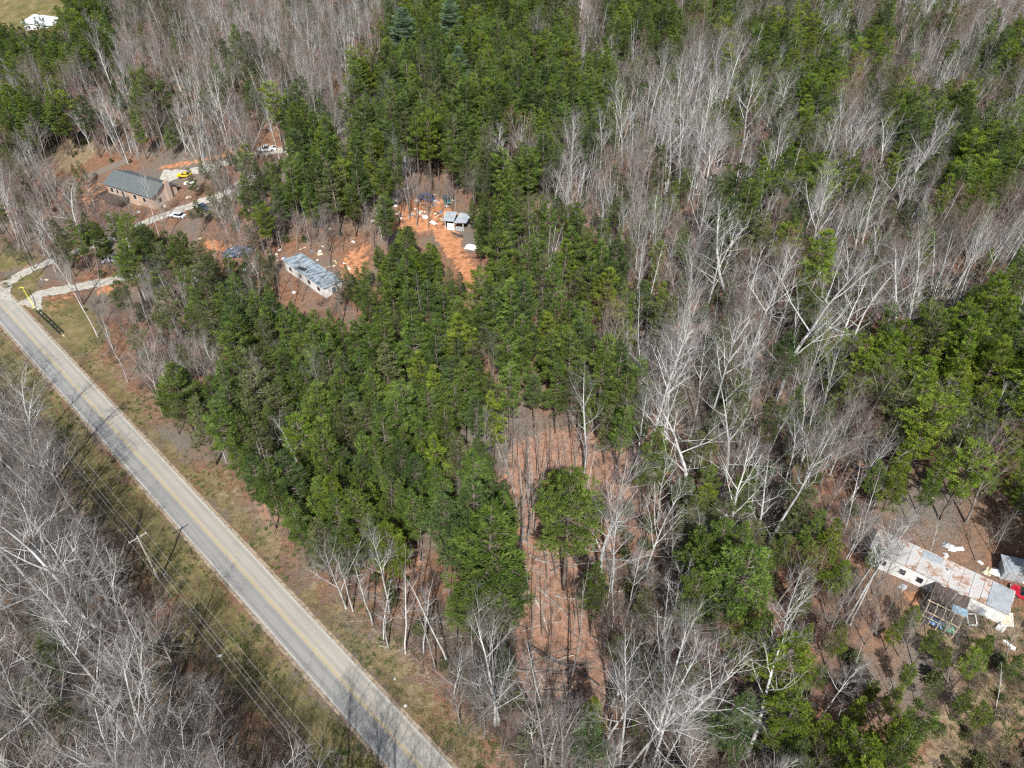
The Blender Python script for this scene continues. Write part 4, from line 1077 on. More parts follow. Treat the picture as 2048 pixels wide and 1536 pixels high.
bt.inputs['Mortar Size'].default_value = .015
mpb = N(nt, 'ShaderNodeMapping'); mpb.inputs['Rotation'].default_value = (R(90), 0, 0); nt.links.new(tc.outputs['Object'], mpb.inputs[0]); nt.links.new(mpb.outputs[0], bt.inputs[0])
p = N(nt, 'ShaderNodeBsdfPrincipled'); p.inputs['Roughness'].default_value = .85; nt.links.new(bt.outputs[0], p.inputs['Base Color']); nt.links.new(p.outputs[0], out.inputs[0])
m_tarproof = surf('patched_blue_grey_roof', [(.34, (.06, .075, .08)), (.44, (.16, .20, .23)), (.53, (.27, .33, .37)), (.62, (.40, .44, .45)), (.75, (.56, .57, .56))], 1.1, .6, detail=9, stretch=(1.6, .6, 1))
m_tarp = surf('dark_blue_tarp', [(.35, (.025, .04, .065)), (.55, (.06, .09, .14)), (.75, (.16, .20, .27))], 1.2, .4, bump=.5)
m_pole = surf('pole_wood', [(.3, (.34, .29, .23)), (.7, (.52, .47, .40))], 3, .85, stretch=(1, 1, .2))
m_wire = surf('weathered_aluminium', [(.3, (.45, .45, .45)), (.7, (.58, .58, .58))], 1, .5, .3)
m_porc = surf('grey_porcelain', [(.3, (.5, .5, .5)), (.7, (.65, .65, .66))], 1, .3)
m_yellow = surf('yellow_paint', [(.3, (.72, .68, .05)), (.7, (.85, .80, .10))], 2, .45)
m_blacksteel = surf('black_steel', [(.3, (.012, .014, .013)), (.7, (.03, .035, .032))], 2, .5)
m_rubber = surf('rubber', [(.3, (.02, .02, .02)), (.7, (.04, .04, .04))], 2, .9)
m_rim = surf('wheel_metal', [(.3, (.35, .35, .36)), (.7, (.5, .5, .5))], 2, .35, .6)
m_fabric = surf('white_scrap', [(.3, (.55, .55, .54)), (.7, (.82, .82, .80))], 2, .7)
m_tan = surf('tan_scrap', [(.3, (.42, .35, .24)), (.7, (.62, .54, .40))], 2, .7)
m_green = surf('green_tarp', [(.3, (.03, .22, .13)), (.7, (.08, .34, .22))], 2, .5)
m_blue = surf('blue_scrap', [(.3, (.05, .13, .26)), (.7, (.14, .26, .42))], 2, .5)
m_whiteroof = surf('white_metal_roof', [(.3, (.55, .58, .58)), (.7, (.72, .75, .75))], .5, .5)
m_greypatch = surf('grey_board', [(.3, (.24, .25, .26)), (.7, (.38, .39, .40))], 2, .7)
m_concrete = surf('concrete', [(.3, (.30, .28, .25)), (.7, (.45, .42, .38))], 2, .9)
def paint(name, c, rough=.28):
    c2 = tuple(min(1, v * 1.1 + .01) for v in c)
    return surf(name, [(.3, tuple(v * .9 for v in c)), (.7, c2)], .8, rough)

def frame_px(a, b, h=0):
    """base point and heading of a thing whose front base edge runs from photo pixel a to b"""
    A = ground(*a) if not h else ground_for_top(*a, h); B = ground(*b) if not h else ground_for_top(*b, h)
    d = B - A
    return A, B, math.atan2(d.y, d.x), math.hypot(d.x, d.y)

# ------------------------------------------------------------ rusty-roofed trailer
A, B, rz, L = frame_px((1729, 1125), (2000, 1248))
zb = min(A.z, B.z)
tr = thing('mobile_home', 'long white mobile home with rusty patched metal roof beside the clearing', 'mobile home', (A.x, A.y, zb), rz)
Wd, Ht = 4.4, 3.1
mb = MB()
mb.box(L / 2, Wd / 2, (Ht + .0) / 2, L, Wd, Ht)
part('wall', mb, m_white, tr)
mb = MB(); mb.box(L / 2, Wd / 2, -.35, L - .3, Wd - .3, .7); part('skirting', mb, m_greypatch, tr)
mb = MB()
mb.prism([(-.25, Ht + .003), (L + .25, Ht + .003), (L + .25, Ht + .16), (L * .5, Ht + .24), (-.25, Ht + .16)], -.12, Wd + .35)
rf = part('roof', mb, m_rustroof, tr)
mb = MB()
for k in range(13): mb.box(L * (k + .5) / 13, Wd / 2, Ht + .235, .06, Wd + .3, .07)
part('roof_seam', mb, m_rustroof, rf)
mb = MB(); mb.box(L * .93, Wd * .5, Ht + .25, L * .15, Wd + .42, .03); part('patch', mb, m_galv, rf)
mb = MB(); mb.box(L * .42, Wd * .86, Ht + .26, L * .14, 1.5, .03, .03); part('patch', mb, m_galv, rf)
for x0 in (.27, .40, .12):
    mb = MB(); mb.box(L * x0, -.02, 1.75, 1.1, .06, 1.3); wn = part('window', mb, m_white, tr)
    mb = MB(); mb.box(L * x0, -.055, 1.75, .86, .02, 1.05); part('pane', mb, m_glass, wn)
mb = MB(); mb.box(L * .86, -.04, 1.15, .9, .06, 2.0); part('door', mb, m_galv, tr)
mb = MB(); mb.tube([(L * .55, Wd * .6, Ht + .1), (L * .55, Wd * .6, Ht + .75)], [.11, .11], 8); part('vent_pipe', mb, m_galv, tr)
PORx0, PORx1 = L * .50, L * .75
po = thing('porch', 'lean-to porch of dark corrugated sheets and bare lumber frame against the mobile home', 'porch', (A.x, A.y, zb), rz)
mb = MB(); nsh = 6
for k in range(nsh):
    x0 = PORx0 + (PORx1 - PORx0) * k / nsh; wv_ = (PORx1 - PORx0) / nsh
    mb.box(x0 + wv_ / 2, -1.6, 2.80 + .02 * (k % 2), wv_ * 1.02, 3.2 - (.5 if k in (1, 4) else 0), .05, 0, 0, .12)
part('roof', mb, m_brownmetal, po)
mb = MB(); mb.box(PORx1 - .7, -2.9, 2.68, 2.0, 1.2, .04, .1, 0, .12); part('blue_roof_sheet', mb, paint('pale_blue_sheet', (.30, .45, .55), .4), po)
for k in range(5):
    x0 = PORx0 + .15 + (PORx1 - PORx0 - .3) * k / 4
    mb = MB(); mb.box(x0, -5.4, 1.0, .11, .11, 3.0); part('post', mb, m_lumber, po)
    mb = MB(); mb.box(x0 + .02, -4.35, 2.42, .09, 2.3, .14, 0, 0, .07); part('rafter', mb, m_lumber, po)
mb = MB(); mb.box((PORx0 + PORx1) / 2, -5.42, 2.22, PORx1 - PORx0, .08, .18); part('beam', mb, m_lumber, po)
mb = MB(); mb.box((PORx0 + PORx1) / 2, -3.52, 2.50, PORx1 - PORx0 + .2, .08, .16); part('beam', mb, m_lumber, po)
mb = MB(); mb.box((PORx0 + PORx1) / 2, -5.48, 1.2, PORx1 - PORx0, .06, .14); part('rail', mb, m_lumber, po)
mb = MB(); mb.box((PORx0 + PORx1) / 2, -2.8, .05, PORx1 - PORx0, 5.3, .14); part('deck', mb, m_darkwood, po)
mb = MB(); mb.box(PORx0 + .02, -1.7, 1.35, .05, 3.3, 2.5); part('side_panel', mb, m_blacksteel, po)
def local(x, y, z=0): return (A.x + math.cos(rz) * x - math.sin(rz) * y, A.y + math.sin(rz) * x + math.cos(rz) * y, zb + z)
def crumple(seed, sx, sy, sz, n=7, drape=.5):
    rr = random.Random(seed); mb = MB()
    for i in range(n + 1):
        for j in range(n + 1):
            u, v = i / n - .5, j / n - .5
            e = max(0, 1 - (2.05 * max(abs(u), abs(v))) ** 3)
            mb.v.append((sx * u + rr.uniform(-.06, .06) * sx, sy * v + rr.uniform(-.06, .06) * sy, sz * e * rr.uniform(drape, 1)))
    for i in range(n):
        for j in range(n):
            a = i * (n + 1) + j; mb.f.append((a, a + n + 1, a + n + 2, a + 1)); mb.m.append(0)
    return mb
tag(link('mattress', crumple(5, 2.0, 1.2, .35, 8, .9).mesh('mattress', [m_blue]), None, local(PORx0 + 2.0, -4.7, .15), rz), 'pale blue bundle lying under the open porch rafters', 'bundle')
tag(link('tarp', crumple(6, 1.6, 1.1, .5, 8, .6).mesh('tarp', [m_green]), None, local(PORx1 - .9, -4.6, .15), rz), 'crumpled green tarp under the end of the porch frame', 'tarp')
def winframe(name, label, pos, rz_, w, h, tilt, fill=True):
    t = thing(name, label, 'window frame', pos, rz_)
    mb = MB(); b_ = .13
    e = Euler((tilt, 0, 0)).to_matrix()
    for cx, cz, sx_, sz_ in ((0, h / 2, w, b_), (0, -h / 2, w, b_), (-w / 2, 0, b_, h + b_), (w / 2, 0, b_, h + b_)): mb.box(cx, 0, cz, sx_, .1, sz_)
    mb.v = [tuple(e @ Vector(v) + Vector((0, 0, h * .5 * abs(math.cos(tilt)) + .1))) for v in mb.v]
    part('frame', mb, m_white, t)
    if fill:
        mb = MB(); mb.box(0, .03, 0, w - .2, .02, h - .2); mb.v = [tuple(e @ Vector(v) + Vector((0, 0, h * .5 * abs(math.cos(tilt)) + .1))) for v in mb.v]
        part('panel', mb, m_tan, t)
    return t
winframe('window_frame', 'small empty white window frame propped up by the end of the porch', ground(1941, 1243), rz + .6, 1.2, 1.5, -1.0, False)
winframe('window_frame', 'larger white frame leaning at the end corner of the mobile home', ground(2010, 1243), rz + .5, 1.6, 1.7, -1.0)
mb = MB(); mb.box(0, 0, .2, 1.3, 1.0, .4, .3); tag(link('crate', mb.mesh('crate', [m_white]), None, ground(2001, 1257), .4), 'white box on the dry grass below the larger white frame', 'box')
Q, Q2, rq, lq = frame_px((2016, 1296), (2034, 1258))
t = thing('sheet_stack', 'long stack of bright white sheets lying on dry grass near the mobile home end', 'sheets', (Q.x, Q.y, Q.z), rq)
for k in range(3): mb = MB(); mb.box(lq / 2 + .1 * k, -.55 + .6 * k, .12 + .03 * k, lq * (.95 - .07 * k), .55, .16, .03 * k); part('sheet', mb, m_fabric, t)
tag(link('metal_sheet', crumple(8, 1.4, 1.0, .25).mesh('metal_sheet', [m_galv]), None, ground(1806, 1173), .5), 'bent grey sheet lying on the ground before the mobile home wall', 'metal sheet')

# ------------------------------------------------------------ neighbour's shed at the picture's side
A2, B2, rz2, L2 = frame_px((2000, 1160), (2090, 1178))
t = thing('storage_shed', 'low shed with dull grey roof behind the red car', 'shed', (A2.x, A2.y, A2.z), rz2)
mb = MB(); mb.box(L2 / 2, 1.4, 1.1, L2, 2.4, 2.3); part('wall', mb, m_greypatch, t)
mb = MB(); mb.prism([(-.3, 2.26), (L2 + .3, 2.26), (L2 + .3, 2.36), (-.3, 2.36)], -.2, 2.9); part('roof', mb, m_galv, t)
mb = MB(); mb.box(L2 * .7, .18, 1.1, 2.4, .05, 1.9); part('door', mb, m_white, t)

# ------------------------------------------------------------ vehicles
def vehicle(name, label, cat, pos, rz_, col, style='sedan', hood=None):
    t = thing(name, label, cat, (pos[0], pos[1], pos[2]), rz_)
    Lc, Wc = {'sedan': (4.6, 1.8), 'coupe': (4.5, 1.85), 'pickup': (5.6, 2.0), 'suv': (4.8, 1.95)}[style]
    wr = .36 if style in ('pickup', 'suv') else .32
    h0 = .30; hb = {'sedan': .92, 'coupe': .84, 'pickup': 1.10, 'suv': 1.08}[style]; ht = {'sedan': 1.42, 'coupe': 1.20, 'pickup': 1.82, 'suv': 1.72}[style]
    x0, x1 = -Lc / 2, Lc / 2
    def arch(cx):
        return [(cx + (wr + .07) * math.cos(a), wr + (wr + .07) * math.sin(a)) for a in np.linspace(math.pi, 0, 7)] 
    f, r_ = x1 - Lc * .19, x0 + Lc * .19
    low = [(x0 + .06, h0)] + [(a, max(h0, b_)) for a, b_ in arch(r_)] + [(a, max(h0, b_)) for a, b_ in arch(f)] + [(x1 - .06, h0), (x1, h0 + .25), (x1 - .08, hb - .18)]
    if style == 'pickup': top = [(x1 - .25, hb - .05), (.75, hb + .02), (x0 + .02, hb)]
    elif style == 'coupe': top = [(x1 - .4, hb - .12), (.5, hb), (x0 + .15, hb)]
    else: top = [(x1 - .3, hb - .08), (Lc * .18, hb), (x0 + .04, hb - .02)]
    mb = MB(); mb.prism(low + top, -Wc / 2, Wc / 2)
    pm = paint('paint_' + name + '_' + str(len(bpy.data.materials)), col)
    bo = part('body', mb, pm, t, bevel=.07)
    cx = {'sedan': (-1.55, -.95, .45, 1.05), 'coupe': (-1.45, -.75, .15, .85), 'pickup': (-.75, -.55, .7, 1.25), 'suv': (-2.15, -1.95, .65, 1.2)}[style]
    mb = MB(); mb.prism([(cx[0], hb - .03), (cx[3], hb - .03), (cx[2], ht - .03), (cx[1], ht - .03)], -Wc / 2 + .08, Wc / 2 - .08, ins=[0, 0, .17, .17])
    part('window', mb, m_glass, t, bevel=.03)
    mb = MB(); mb.prism([(cx[1] - .05, ht - .05), (cx[2] + .06, ht - .05), (cx[2], ht + .02), (cx[1], ht + .02)], -Wc / 2 + .22, Wc / 2 - .22); part('roof', mb, pm, t, bevel=.03)
    if style == 'pickup':
        mb = MB(); mb.box((x0 - .75) / 2 - .06, 0, hb - .01, -x0 - .75 - .25, Wc - .3, .03); part('bed', mb, m_dark, t)  # flat sheet; the shade of the open bed is put into its colour
        for s in (-1, 1): mb = MB(); mb.box((x0 - .75) / 2, s * (Wc / 2 - .09), hb + .05, -x0 - .8, .12, .10); part('bed_rail', mb, pm, t)
    for cx_ in (f, r_):
        for s in (-1, 1):
            mb = MB(); mb.tube([(cx_, s * (Wc / 2 - .22), wr), (cx_, s * (Wc / 2 + .01), wr)], [wr, wr], 14); w_ = part('wheel', mb, m_rubber, t)
            mb = MB(); mb.tube([(cx_, s * (Wc / 2 - .05), wr), (cx_, s * (Wc / 2 + .025), wr)], [wr * .6, wr * .55], 12); part('rim', mb, m_rim, w_)
    for s in (-1, 1):
        mb = MB(); mb.box(x1 - .07, s * (Wc / 2 - .28), hb - .27, .1, .32, .14); part('headlight', mb, m_porc, t)
        mb = MB(); mb.box(x0 + .03, s * (Wc / 2 - .2), hb - .25, .08, .26, .14); part('tail_light', mb, paint('red_lens', (.35, .02, .02)), t)
    return t
def car_px(name, label, cat, a, b_, col, style):
    """a: tail pixel, b: nose pixel"""
    P, Q_ = ground(*a), ground(*b_); c_ = (P + Q_) / 2; d = Q_ - P
    return vehicle(name, label, cat, (c_.x, c_.y, c_.z), math.atan2(d.y, d.x), col, style)
car_px('sports_car', 'low bright yellow sports car parked on the gravel behind the brick house', 'car', (386, 348), (354, 358), (.80, .52, .02), 'coupe')
car_px('pickup_truck', 'white pickup truck parked where the gravel drive meets the pines', 'pickup', (554, 298), (514, 306), (.72, .73, .72), 'pickup')
car_px('parked_car', 'white car parked on the gravel below the brick house', 'car', (372, 436), (342, 433), (.72, .73, .74), 'sedan')
car_px('parked_car', 'dark blue car standing under the trees past the white car', 'car', (402, 412), (414, 424), (.035, .06, .13), 'sedan')
car_px('pickup_truck', 'silver grey pickup truck parked among trees above the lower driveway', 'pickup', (212, 526), (242, 519), (.33, .36, .38), 'pickup')
car_px('parked_car', 'bright red car half hidden behind the rusty-roofed mobile home', 'car', (2075, 1205), (2028, 1186), (.45, .012, .035), 'sedan')
car_px('parked_car', 'white car with dark windows at the top of the red clay clearing', 'car', (795, 388), (793, 410), (.70, .72, .72), 'suv')
car_px('parked_car', 'blue and white car among scrap above the red clay clearing', 'car', (858, 402), (846, 397), (.05, .10, .26), 'suv')
car_px('parked_car', 'dark teal car tucked against the pines above the wrecked shed', 'car', (893, 396), (896, 410), (.02, .13, .13), 'sedan')
car_px('parked_car', 'black car facing the small pale scrap at the clearing side', 'car', (770, 432), (778, 440), (.03, .045, .045), 'sedan')

# ------------------------------------------------------------ brick house
eA = ground_for_top(206, 364, 5.8); eB = ground_for_top(300, 384, 5.8)
dH = eB - eA; rh = math.atan2(dH.y, dH.x); LH = math.hypot(dH.x, dH.y) - .8; WH = 8.6; HH = 5.8
z0 = min(eA.z, eB.z) - .6
hs_ = thing('brick_house', 'two storey tan brick house with grey-green gabled roof beside the gravel drive', 'house', (eA.x + .4 * math.cos(rh), eA.y + .4 * math.sin(rh), z0), rh)
mb = MB(); mb.box(LH / 2, WH / 2 + .45, HH / 2 - .3, LH, WH, HH + 1.2)
n = len(mb.v)
mb.v += [(0, .45, HH + .3), (0, .45 + WH, HH + .3), (0, .45 + WH / 2, HH + 2.3), (LH, .45, HH + .3), (LH, .45 + WH, HH + .3), (LH, .45 + WH / 2, HH + 2.3)]
mb.f += [(n, n + 2, n + 1), (n + 3, n + 4, n + 5)]; mb.m += [0, 0]
wl = part('wall', mb, m_brick, hs_)
mb = MB()
def slab(mb, a, b_, c_, d_, t=.16):
    n = len(mb.v); V_ = [Vector(q) for q in (a, b_, c_, d_)]; nn = (V_[1] - V_[0]).cross(V_[3] - V_[0]).normalized() * t
    mb.v += [tuple(v) for v in V_] + [tuple(v + nn) for v in V_]
    for f_ in ((3, 2, 1, 0), (4, 5, 6, 7), (0, 1, 5, 4), (1, 2, 6, 5), (2, 3, 7, 6), (3, 0, 4, 7)): mb.f.append(tuple(n + i for i in f_)); mb.m.append(0)
ym = .45 + WH / 2
slab(mb, (-.6, -.25, HH + .02), (LH + .6, -.25, HH + .02), (LH + .6, ym, HH + 2.42), (-.6, ym, HH + 2.42))
slab(mb, (LH + .6, WH + 1.15, HH + .02), (-.6, WH + 1.15, HH + .02), (-.6, ym, HH + 2.42), (LH + .6, ym, HH + 2.42))
rf = part('roof', mb, m_shingle, hs_)
mb = MB(); mb.box(LH * .6, ym + 1.2, HH + 2.6, .35, .35, .9); part('vent', mb, m_oldwood, rf)
mb = MB(); mb.box(LH + .35, .45 + WH * .62, (HH + 2.6) / 2, .7, 1.5, HH + 3.4); part('chimney', mb, m_brick, hs_)
for fx, fz, w_, h_ in ((.10, 4.3, 1.2, 1.3), (.22, 4.3, .9, 1.3), (.34, 3.9, 1.0, 2.1), (.60, 4.3, 1.2, 1.3), (.80, 4.3, 1.2, 1.3), (.62, 1.4, 1.0, 1.0)):
    mb = MB(); mb.box(LH * fx, .43, fz, w_ + .24, .10, h_ + .24); wn = part('door' if h_ > 2 else 'window', mb, m_white, hs_)
    mb = MB(); mb.box(LH * fx, .375, fz, w_, .04, h_); part('pane', mb, m_glass, wn)
mb = MB(); mb.box(LH + .03, 2.4, 4.2, .08, 1.2, 1.2); part('window', mb, m_glass, hs_)
dk = part('deck', (lambda q: (q.box(LH * .22, -1.6, 2.9, LH * .46, 3.9, .2), q)[1])(MB()), m_darkwood, hs_)
mb = MB()
for x_ in (.0, .15, .30, .45):
    mb.box(LH * x_, -3.45, 1.3, .14, .14, 3.4); mb.box(LH * x_, -3.45, 3.5, .1, .1, 1.1)
part('post', mb, m_darkwood, dk)
mb = MB(); mb.box(LH * .22, -3.5, 4.0, LH * .46, .08, .14); mb.box(LH * .22, -3.5, 3.5, LH * .46, .04, .75); mb.box(-.1, -1.6, 3.55, .06, 3.8, .9); mb.box(LH * .455, -1.6, 3.55, .06, 3.8, .9); part('railing', mb, m_darkwood, dk)
mb = MB(); mb.box(LH + 2.2, 4.5, .9, 3.0, 6.0, .16)
for y_ in (1.8, 4.5, 7.2): mb.box(LH + 3.6, y_, .2, .14, .14, 3.2)
mb.box(LH + 2.2, 4.5, 2.3, 3.2, 6.3, .12, 0, 0, 0, .08); part('porch', mb, m_darkwood, hs_)

# fence behind the house
fA = ground(168, 362); fB = ground(258, 327); fd = fB - fA; fl = math.hypot(fd.x, fd.y); fr = math.atan2(fd.y, fd.x)
fc = thing('board_fence', 'dark weathered board fence running up the slope behind the brick house', 'fence', (fA.x, fA.y, 0), fr)
nseg = 9
for k in range(nseg + 1):
    q = fA.lerp(fB, k / nseg); z_ = float(zg(q.x, q.y))
    mb = MB(); mb.box(fl * k / nseg, .06, z_ + .9, .12, .12, 2.0); part('post', mb, m_oldwood, fc)
    if k < nseg:
        q2 = fA.lerp(fB, (k + 1) / nseg); z2 = float(zg(q2.x, q2.y)); mb = MB(); nb = 9
        for j in range(nb):
            u = (k + (j + .5) / nb) / nseg; zz = z_ + (z2 - z_) * (j + .5) / nb
            mb.box(fl * u, 0, zz + .93 + .03 * ((j * 7) % 3), fl / nseg / nb * .93, .03, 1.75)
        part('board_panel', mb, m_oldwood, fc)

# ------------------------------------------------------------ long grey trailer
cA_ = ground_for_top(567, 519, 3.0); cB_ = ground_for_top(648, 576, 3.0); cC_ = ground_for_top(684, 562, 3.0)
d3 = cB_ - cA_; L3 = math.hypot(d3.x, d3.y); r3 = math.atan2(d3.y, d3.x); W3 = 4.9
z3 = min(cA_.z, cB_.z) + .1
t3 = thing('mobile_home', 'long derelict mobile home with patched blue-grey roof among the pines', 'mobile home', (cA_.x, cA_.y, z3 - .3), r3)
mb = MB(); mb.box(L3 / 2, W3 / 2, 1.4, L3, W3, 3.2); part('wall', mb, m_white, t3)
mb = MB(); mb.prism([(-.2, 3.003), (L3 + .2, 3.003), (L3 + .2, 3.2), (-.2, 3.2)], -.2, W3 + .2); rf = part('roof', mb, m_tarproof, t3)
mb = MB()
for k in (1, 3):
    mb = MB(); mb.box(L3 * (.08 + .2 * k), W3 * (.3 + .12 * (k % 3)), 3.22, 1.4, 1.2, .03, .2 * (k % 3) - .2); part('patch', mb, m_galv, rf)
mb = MB(); mb.box(L3 * .38, W3 * .2, 3.225, 2.6, 1.2, .03, .3); part('painted_hole', mb, m_dark, rf)  # uncut roof: near-black slab paints the darkness of an opening
for k in (.15, .4, .62, .85):
    mb = MB(); mb.box(L3 * k, -.03, 1.8, 1.1, .05, 1.0); part('window', mb, m_glass, t3)
mb = MB(); mb.box(L3 + .02, W3 * .5, 1.3, .06, .95, 2.1); part('door', mb, m_tarp, t3)

pz = ground(484, 506)
tag(link('tarp_heap', crumple(12, 9.0, 3.6, 2.0, 14, .72).mesh('tarp_heap', [m_tarp]), None, pz, .10), 'dark blue tarp pulled over a long heap by the bare trees', 'tarp')
tag(link('tarp_heap', crumple(13, 4.0, 3.0, .9, 12, .4).mesh('tarp_heap', [m_fabric]), None, ground(500, 534), .2), 'low white heap of sheeting beside the long derelict mobile home', 'heap')
tag(link('tarp_heap', crumple(14, 3.4, 1.6, .7, 10, .4).mesh('tarp_heap', [m_fabric]), None, ground(380, 366), .35), 'white sheeting crumpled beside the yellow sports car', 'sheeting')
tag(link('tarp_heap', crumple(15, 3.2, 2.2, .8, 10, .3).mesh('tarp_heap', [m_fabric]), None, ground(943, 495), -.3), 'crumpled white sheeting at the edge of the red clay track', 'sheeting')

# ------------------------------------------------------------ wrecked shed on the clay track
sA, sB, rs, ls = frame_px((891, 458), (921, 461))
ls = max(ls, 4.6)
sh = thing('wrecked_shed', 'wrecked open shed with holed pale metal roof at the top of the clay track', 'shed', (sA.x, sA.y, sA.z - .1), rs)
for x_, y_ in ((0, 0), (ls * .5, 0), (ls, 0), (0, 3.2), (ls, 3.2)):
    mb = MB(); mb.box(x_, y_, 1.25, .13, .13, 2.6); part('post', mb, m_white, sh)
mb = MB(); slab(mb, (-.7, -.5, 2.5), (ls * .52, -.4, 2.6), (ls * .46, 3.7, 3.15), (-.5, 3.6, 3.0), .06); slab(mb, (ls * .55, -.7, 2.42), (ls + .9, -.3, 2.5), (ls + 1.2, 3.5, 2.85), (ls * .60, 3.7, 3.1), .06)
part('roof', mb, m_galv, sh)
mb = MB(); mb.box(ls / 2, 3.28, 1.3, ls, .06, 2.4); mb.box(-.02, 1.6, 1.2, .05, 3.0, 2.2); part('wall', mb, m_dark, sh)  # walls coloured near-black to paint the shade of the interior
mb = MB(); mb.box(ls * .3, -.12, .9, ls * .36, .06, 1.9, 0, 0, -.1); part('door', mb, m_white, sh)
mb = MB(); mb.box(ls * .76, .15, .45, ls * .4, .9, .9); part('counter', mb, m_greypatch, sh)
mb = MB(); mb.tube([(0, 0, .1), (4.2, .5, .25)], [.12, .1], 6); tag(link('timber_beam', mb.mesh('timber_beam', [m_lumber]), None, ground(868, 436), .7), 'pale timber beam propped beside the wrecked shed', 'beam')
mb = MB(); mb.box(0, 0, .2, 4.0, .35, .25, 0, 0, 0, -.08); tag(link('timber_beam', mb.mesh('timber_beam2', [m_darkwood]), None, ground(914, 470), -.75), 'dark timber beam lying below the wrecked shed', 'beam')

# ------------------------------------------------------------ farm buildings far off
def far_building(name, label, a, b_, h, depth, roofm, wallm, rise=1.6):
    P = ground_for_top(*a, h); Q_ = ground_for_top(*b_, h); d = Q_ - P; L_ = math.hypot(d.x, d.y); t = thing(name, label, 'building', (P.x, P.y, min(P.z, Q_.z) - .3), math.atan2(d.y, d.x))
    mb = MB(); mb.box(L_ / 2, depth / 2, h / 2, L_, depth, h); part('wall', mb, wallm, t)
    mb = MB(); m_ = depth / 2
    slab(mb, (-.5, -.5, h + .003), (L_ + .5, -.5, h + .003), (L_ - rise, m_, h + rise), (rise, m_, h + rise)); slab(mb, (L_ + .5, depth + .5, h + .003), (-.5, depth + .5, h + .003), (rise, m_, h + rise), (L_ - rise, m_, h + rise))
    slab(mb, (L_ + .5, -.5, h + .003), (L_ + .5, depth + .5, h + .003), (L_ - rise, m_, h + rise), (L_ - rise, m_ - .01, h + rise), .1); slab(mb, (-.5, depth + .5, h + .003), (-.5, -.5, h + .003), (rise, m_ - .01, h + rise), (rise, m_, h + rise), .1)
    part('roof', mb, roofm, t)
    for k in (.2, .5, .8):
        mb = MB(); mb.box(L_ * k, -.03, h * .55, 1.1, .06, 1.1); part('window', mb, m_glass, t)
    return t
far_building('farmhouse', 'pale farmhouse with white metal roof behind green trees at the far field', (44, 44), (96, 38), 3.4, 10, m_whiteroof, m_white, 2.2)
far_building('cabin', 'small white cabin roof showing between pines and a bare tree', (730, 212), (752, 208), 2.6, 5, m_whiteroof, m_white, 1.0)
far_building('cabin', 'tiny pale hut showing through pines below the small white cabin', (706, 232), (716, 230), 2.4, 3, m_whiteroof, m_white, .6)

# ------------------------------------------------------------ utility pole and lines
pb = ground(320, 1163); ph = height_from(pb, (277, 1072))
pl = thing('utility_pole', 'wooden utility pole with crossarm and insulators on the grass verge', 'utility pole', pb, math.atan2(RDIR[1], RDIR[0]))
mb = MB(); mb.tube([(0, 0, -.5), (0, 0, ph * .5), (0, 0, ph)], [.19, .16, .125], 10); part('pole', mb, m_pole, pl)
mb = MB(); mb.box(.17, 0, ph - .45, .12, 2.9, .15); ca = part('crossarm', mb, m_pole, pl)
for s in (-1, 1):
    mb = MB(); mb.tube([(.2, s * .85, ph - .5), (.17, s * .05, ph - 1.2)], [.025, .025], 5); part('brace', mb, m_wire, ca)
for y_, z_, x_ in ((-1.33, ph - .375, .17), (1.33, ph - .375, .17), (0, ph, 0)):
    mb = MB(); mb.tube([(x_, y_, z_), (x_, y_, z_ + .12), (x_, y_, z_ + .13), (x_, y_, z_ + .22)], [.03, .04, .08, .05], 8); part('insulator', mb, m_porc, pl)
mb = MB(); mb.tube([(0, .2, -.0), (0, .195, 2.4)], [.04, .03], 6); part('ground_guard', mb, m_galv, pl)
ps, pd = salong(pb.x, pb.y), dperp(pb.x, pb.y)
for off, z_, nm, lab in ((1.33, ph - .15, 'power_line', 'thin overhead wire carried by the road end of the crossarm'), (0.0, ph + .22, 'power_line', 'thin overhead wire carried on the pole top'),
                     (-1.33, ph - .15, 'power_line', 'thin overhead wire carried by the wood end of the crossarm'), (0.12, ph * .62, 'communication_cable', 'lower thicker cable clamped half way up the utility pole')):
    mb = MB(); pts = []
    for k in range(-24, 25):
        sp = 62.0; s_ = k / 24 * sp * 1.4; ph_ = abs(s_) % sp / sp
        q = roadpt(ps + s_, pd + off); pts.append((q.x, q.y, z_ + pb.z - 4 * 1.2 * ph_ * (1 - ph_)))
    mb.tube(pts, [.022 if nm == 'communication_cable' else .015] * len(pts), 4)
    tag(link(nm, mb.mesh(nm, [m_blacksteel if nm == 'communication_cable_' else m_wire])), lab, 'overhead wire')

# ------------------------------------------------------------ yellow arm and black rails by the driveway mouth
ya = ground(70, 616); yb = ground(50, 588); d = yb - ya
yt = thing('barrier_arm', 'bright yellow bent barrier arm over the lower driveway mouth', 'barrier', ya, math.atan2(d.y, d.x))
LL = math.hypot(d.x, d.y)
mb = MB(); mb.tube([(0, 0, -.2), (LL * .12, .1, 1.3), (LL * .35, .15, 1.9), (LL * .7, 0, 1.9), (LL * .95, -.1, 2.0)], [.14, .13, .08, .06, .06], 8); part('arm', mb, m_yellow, yt)
mb = MB(); mb.tube([(LL * .92, -.4, 2.0), (LL * .97, .2, 2.1), (LL * .98, .8, 2.0)], [.04, .07, .04], 6); part('end_bar', mb, m_yellow, yt)
ka = ground(76, 622); kb = ground(124, 668); d = kb - ka; kl = math.hypot(d.x, d.y)
kt = thing('steel_rails', 'long black ladder-like steel frame lying on the grass verge by the road', 'steel frame', ka, math.atan2(d.y, d.x))
for s in (-1, 1):
    mb = MB(); mb.box(kl / 2, s * .4, .25, kl, .12 + .12 * (s < 0), .28); part('rail', mb, m_blacksteel, kt)
for k in range(7):
    mb = MB(); mb.box(kl * (k + .5) / 7, 0, .3, .12, .9, .12); part('rung', mb, m_blacksteel, kt)
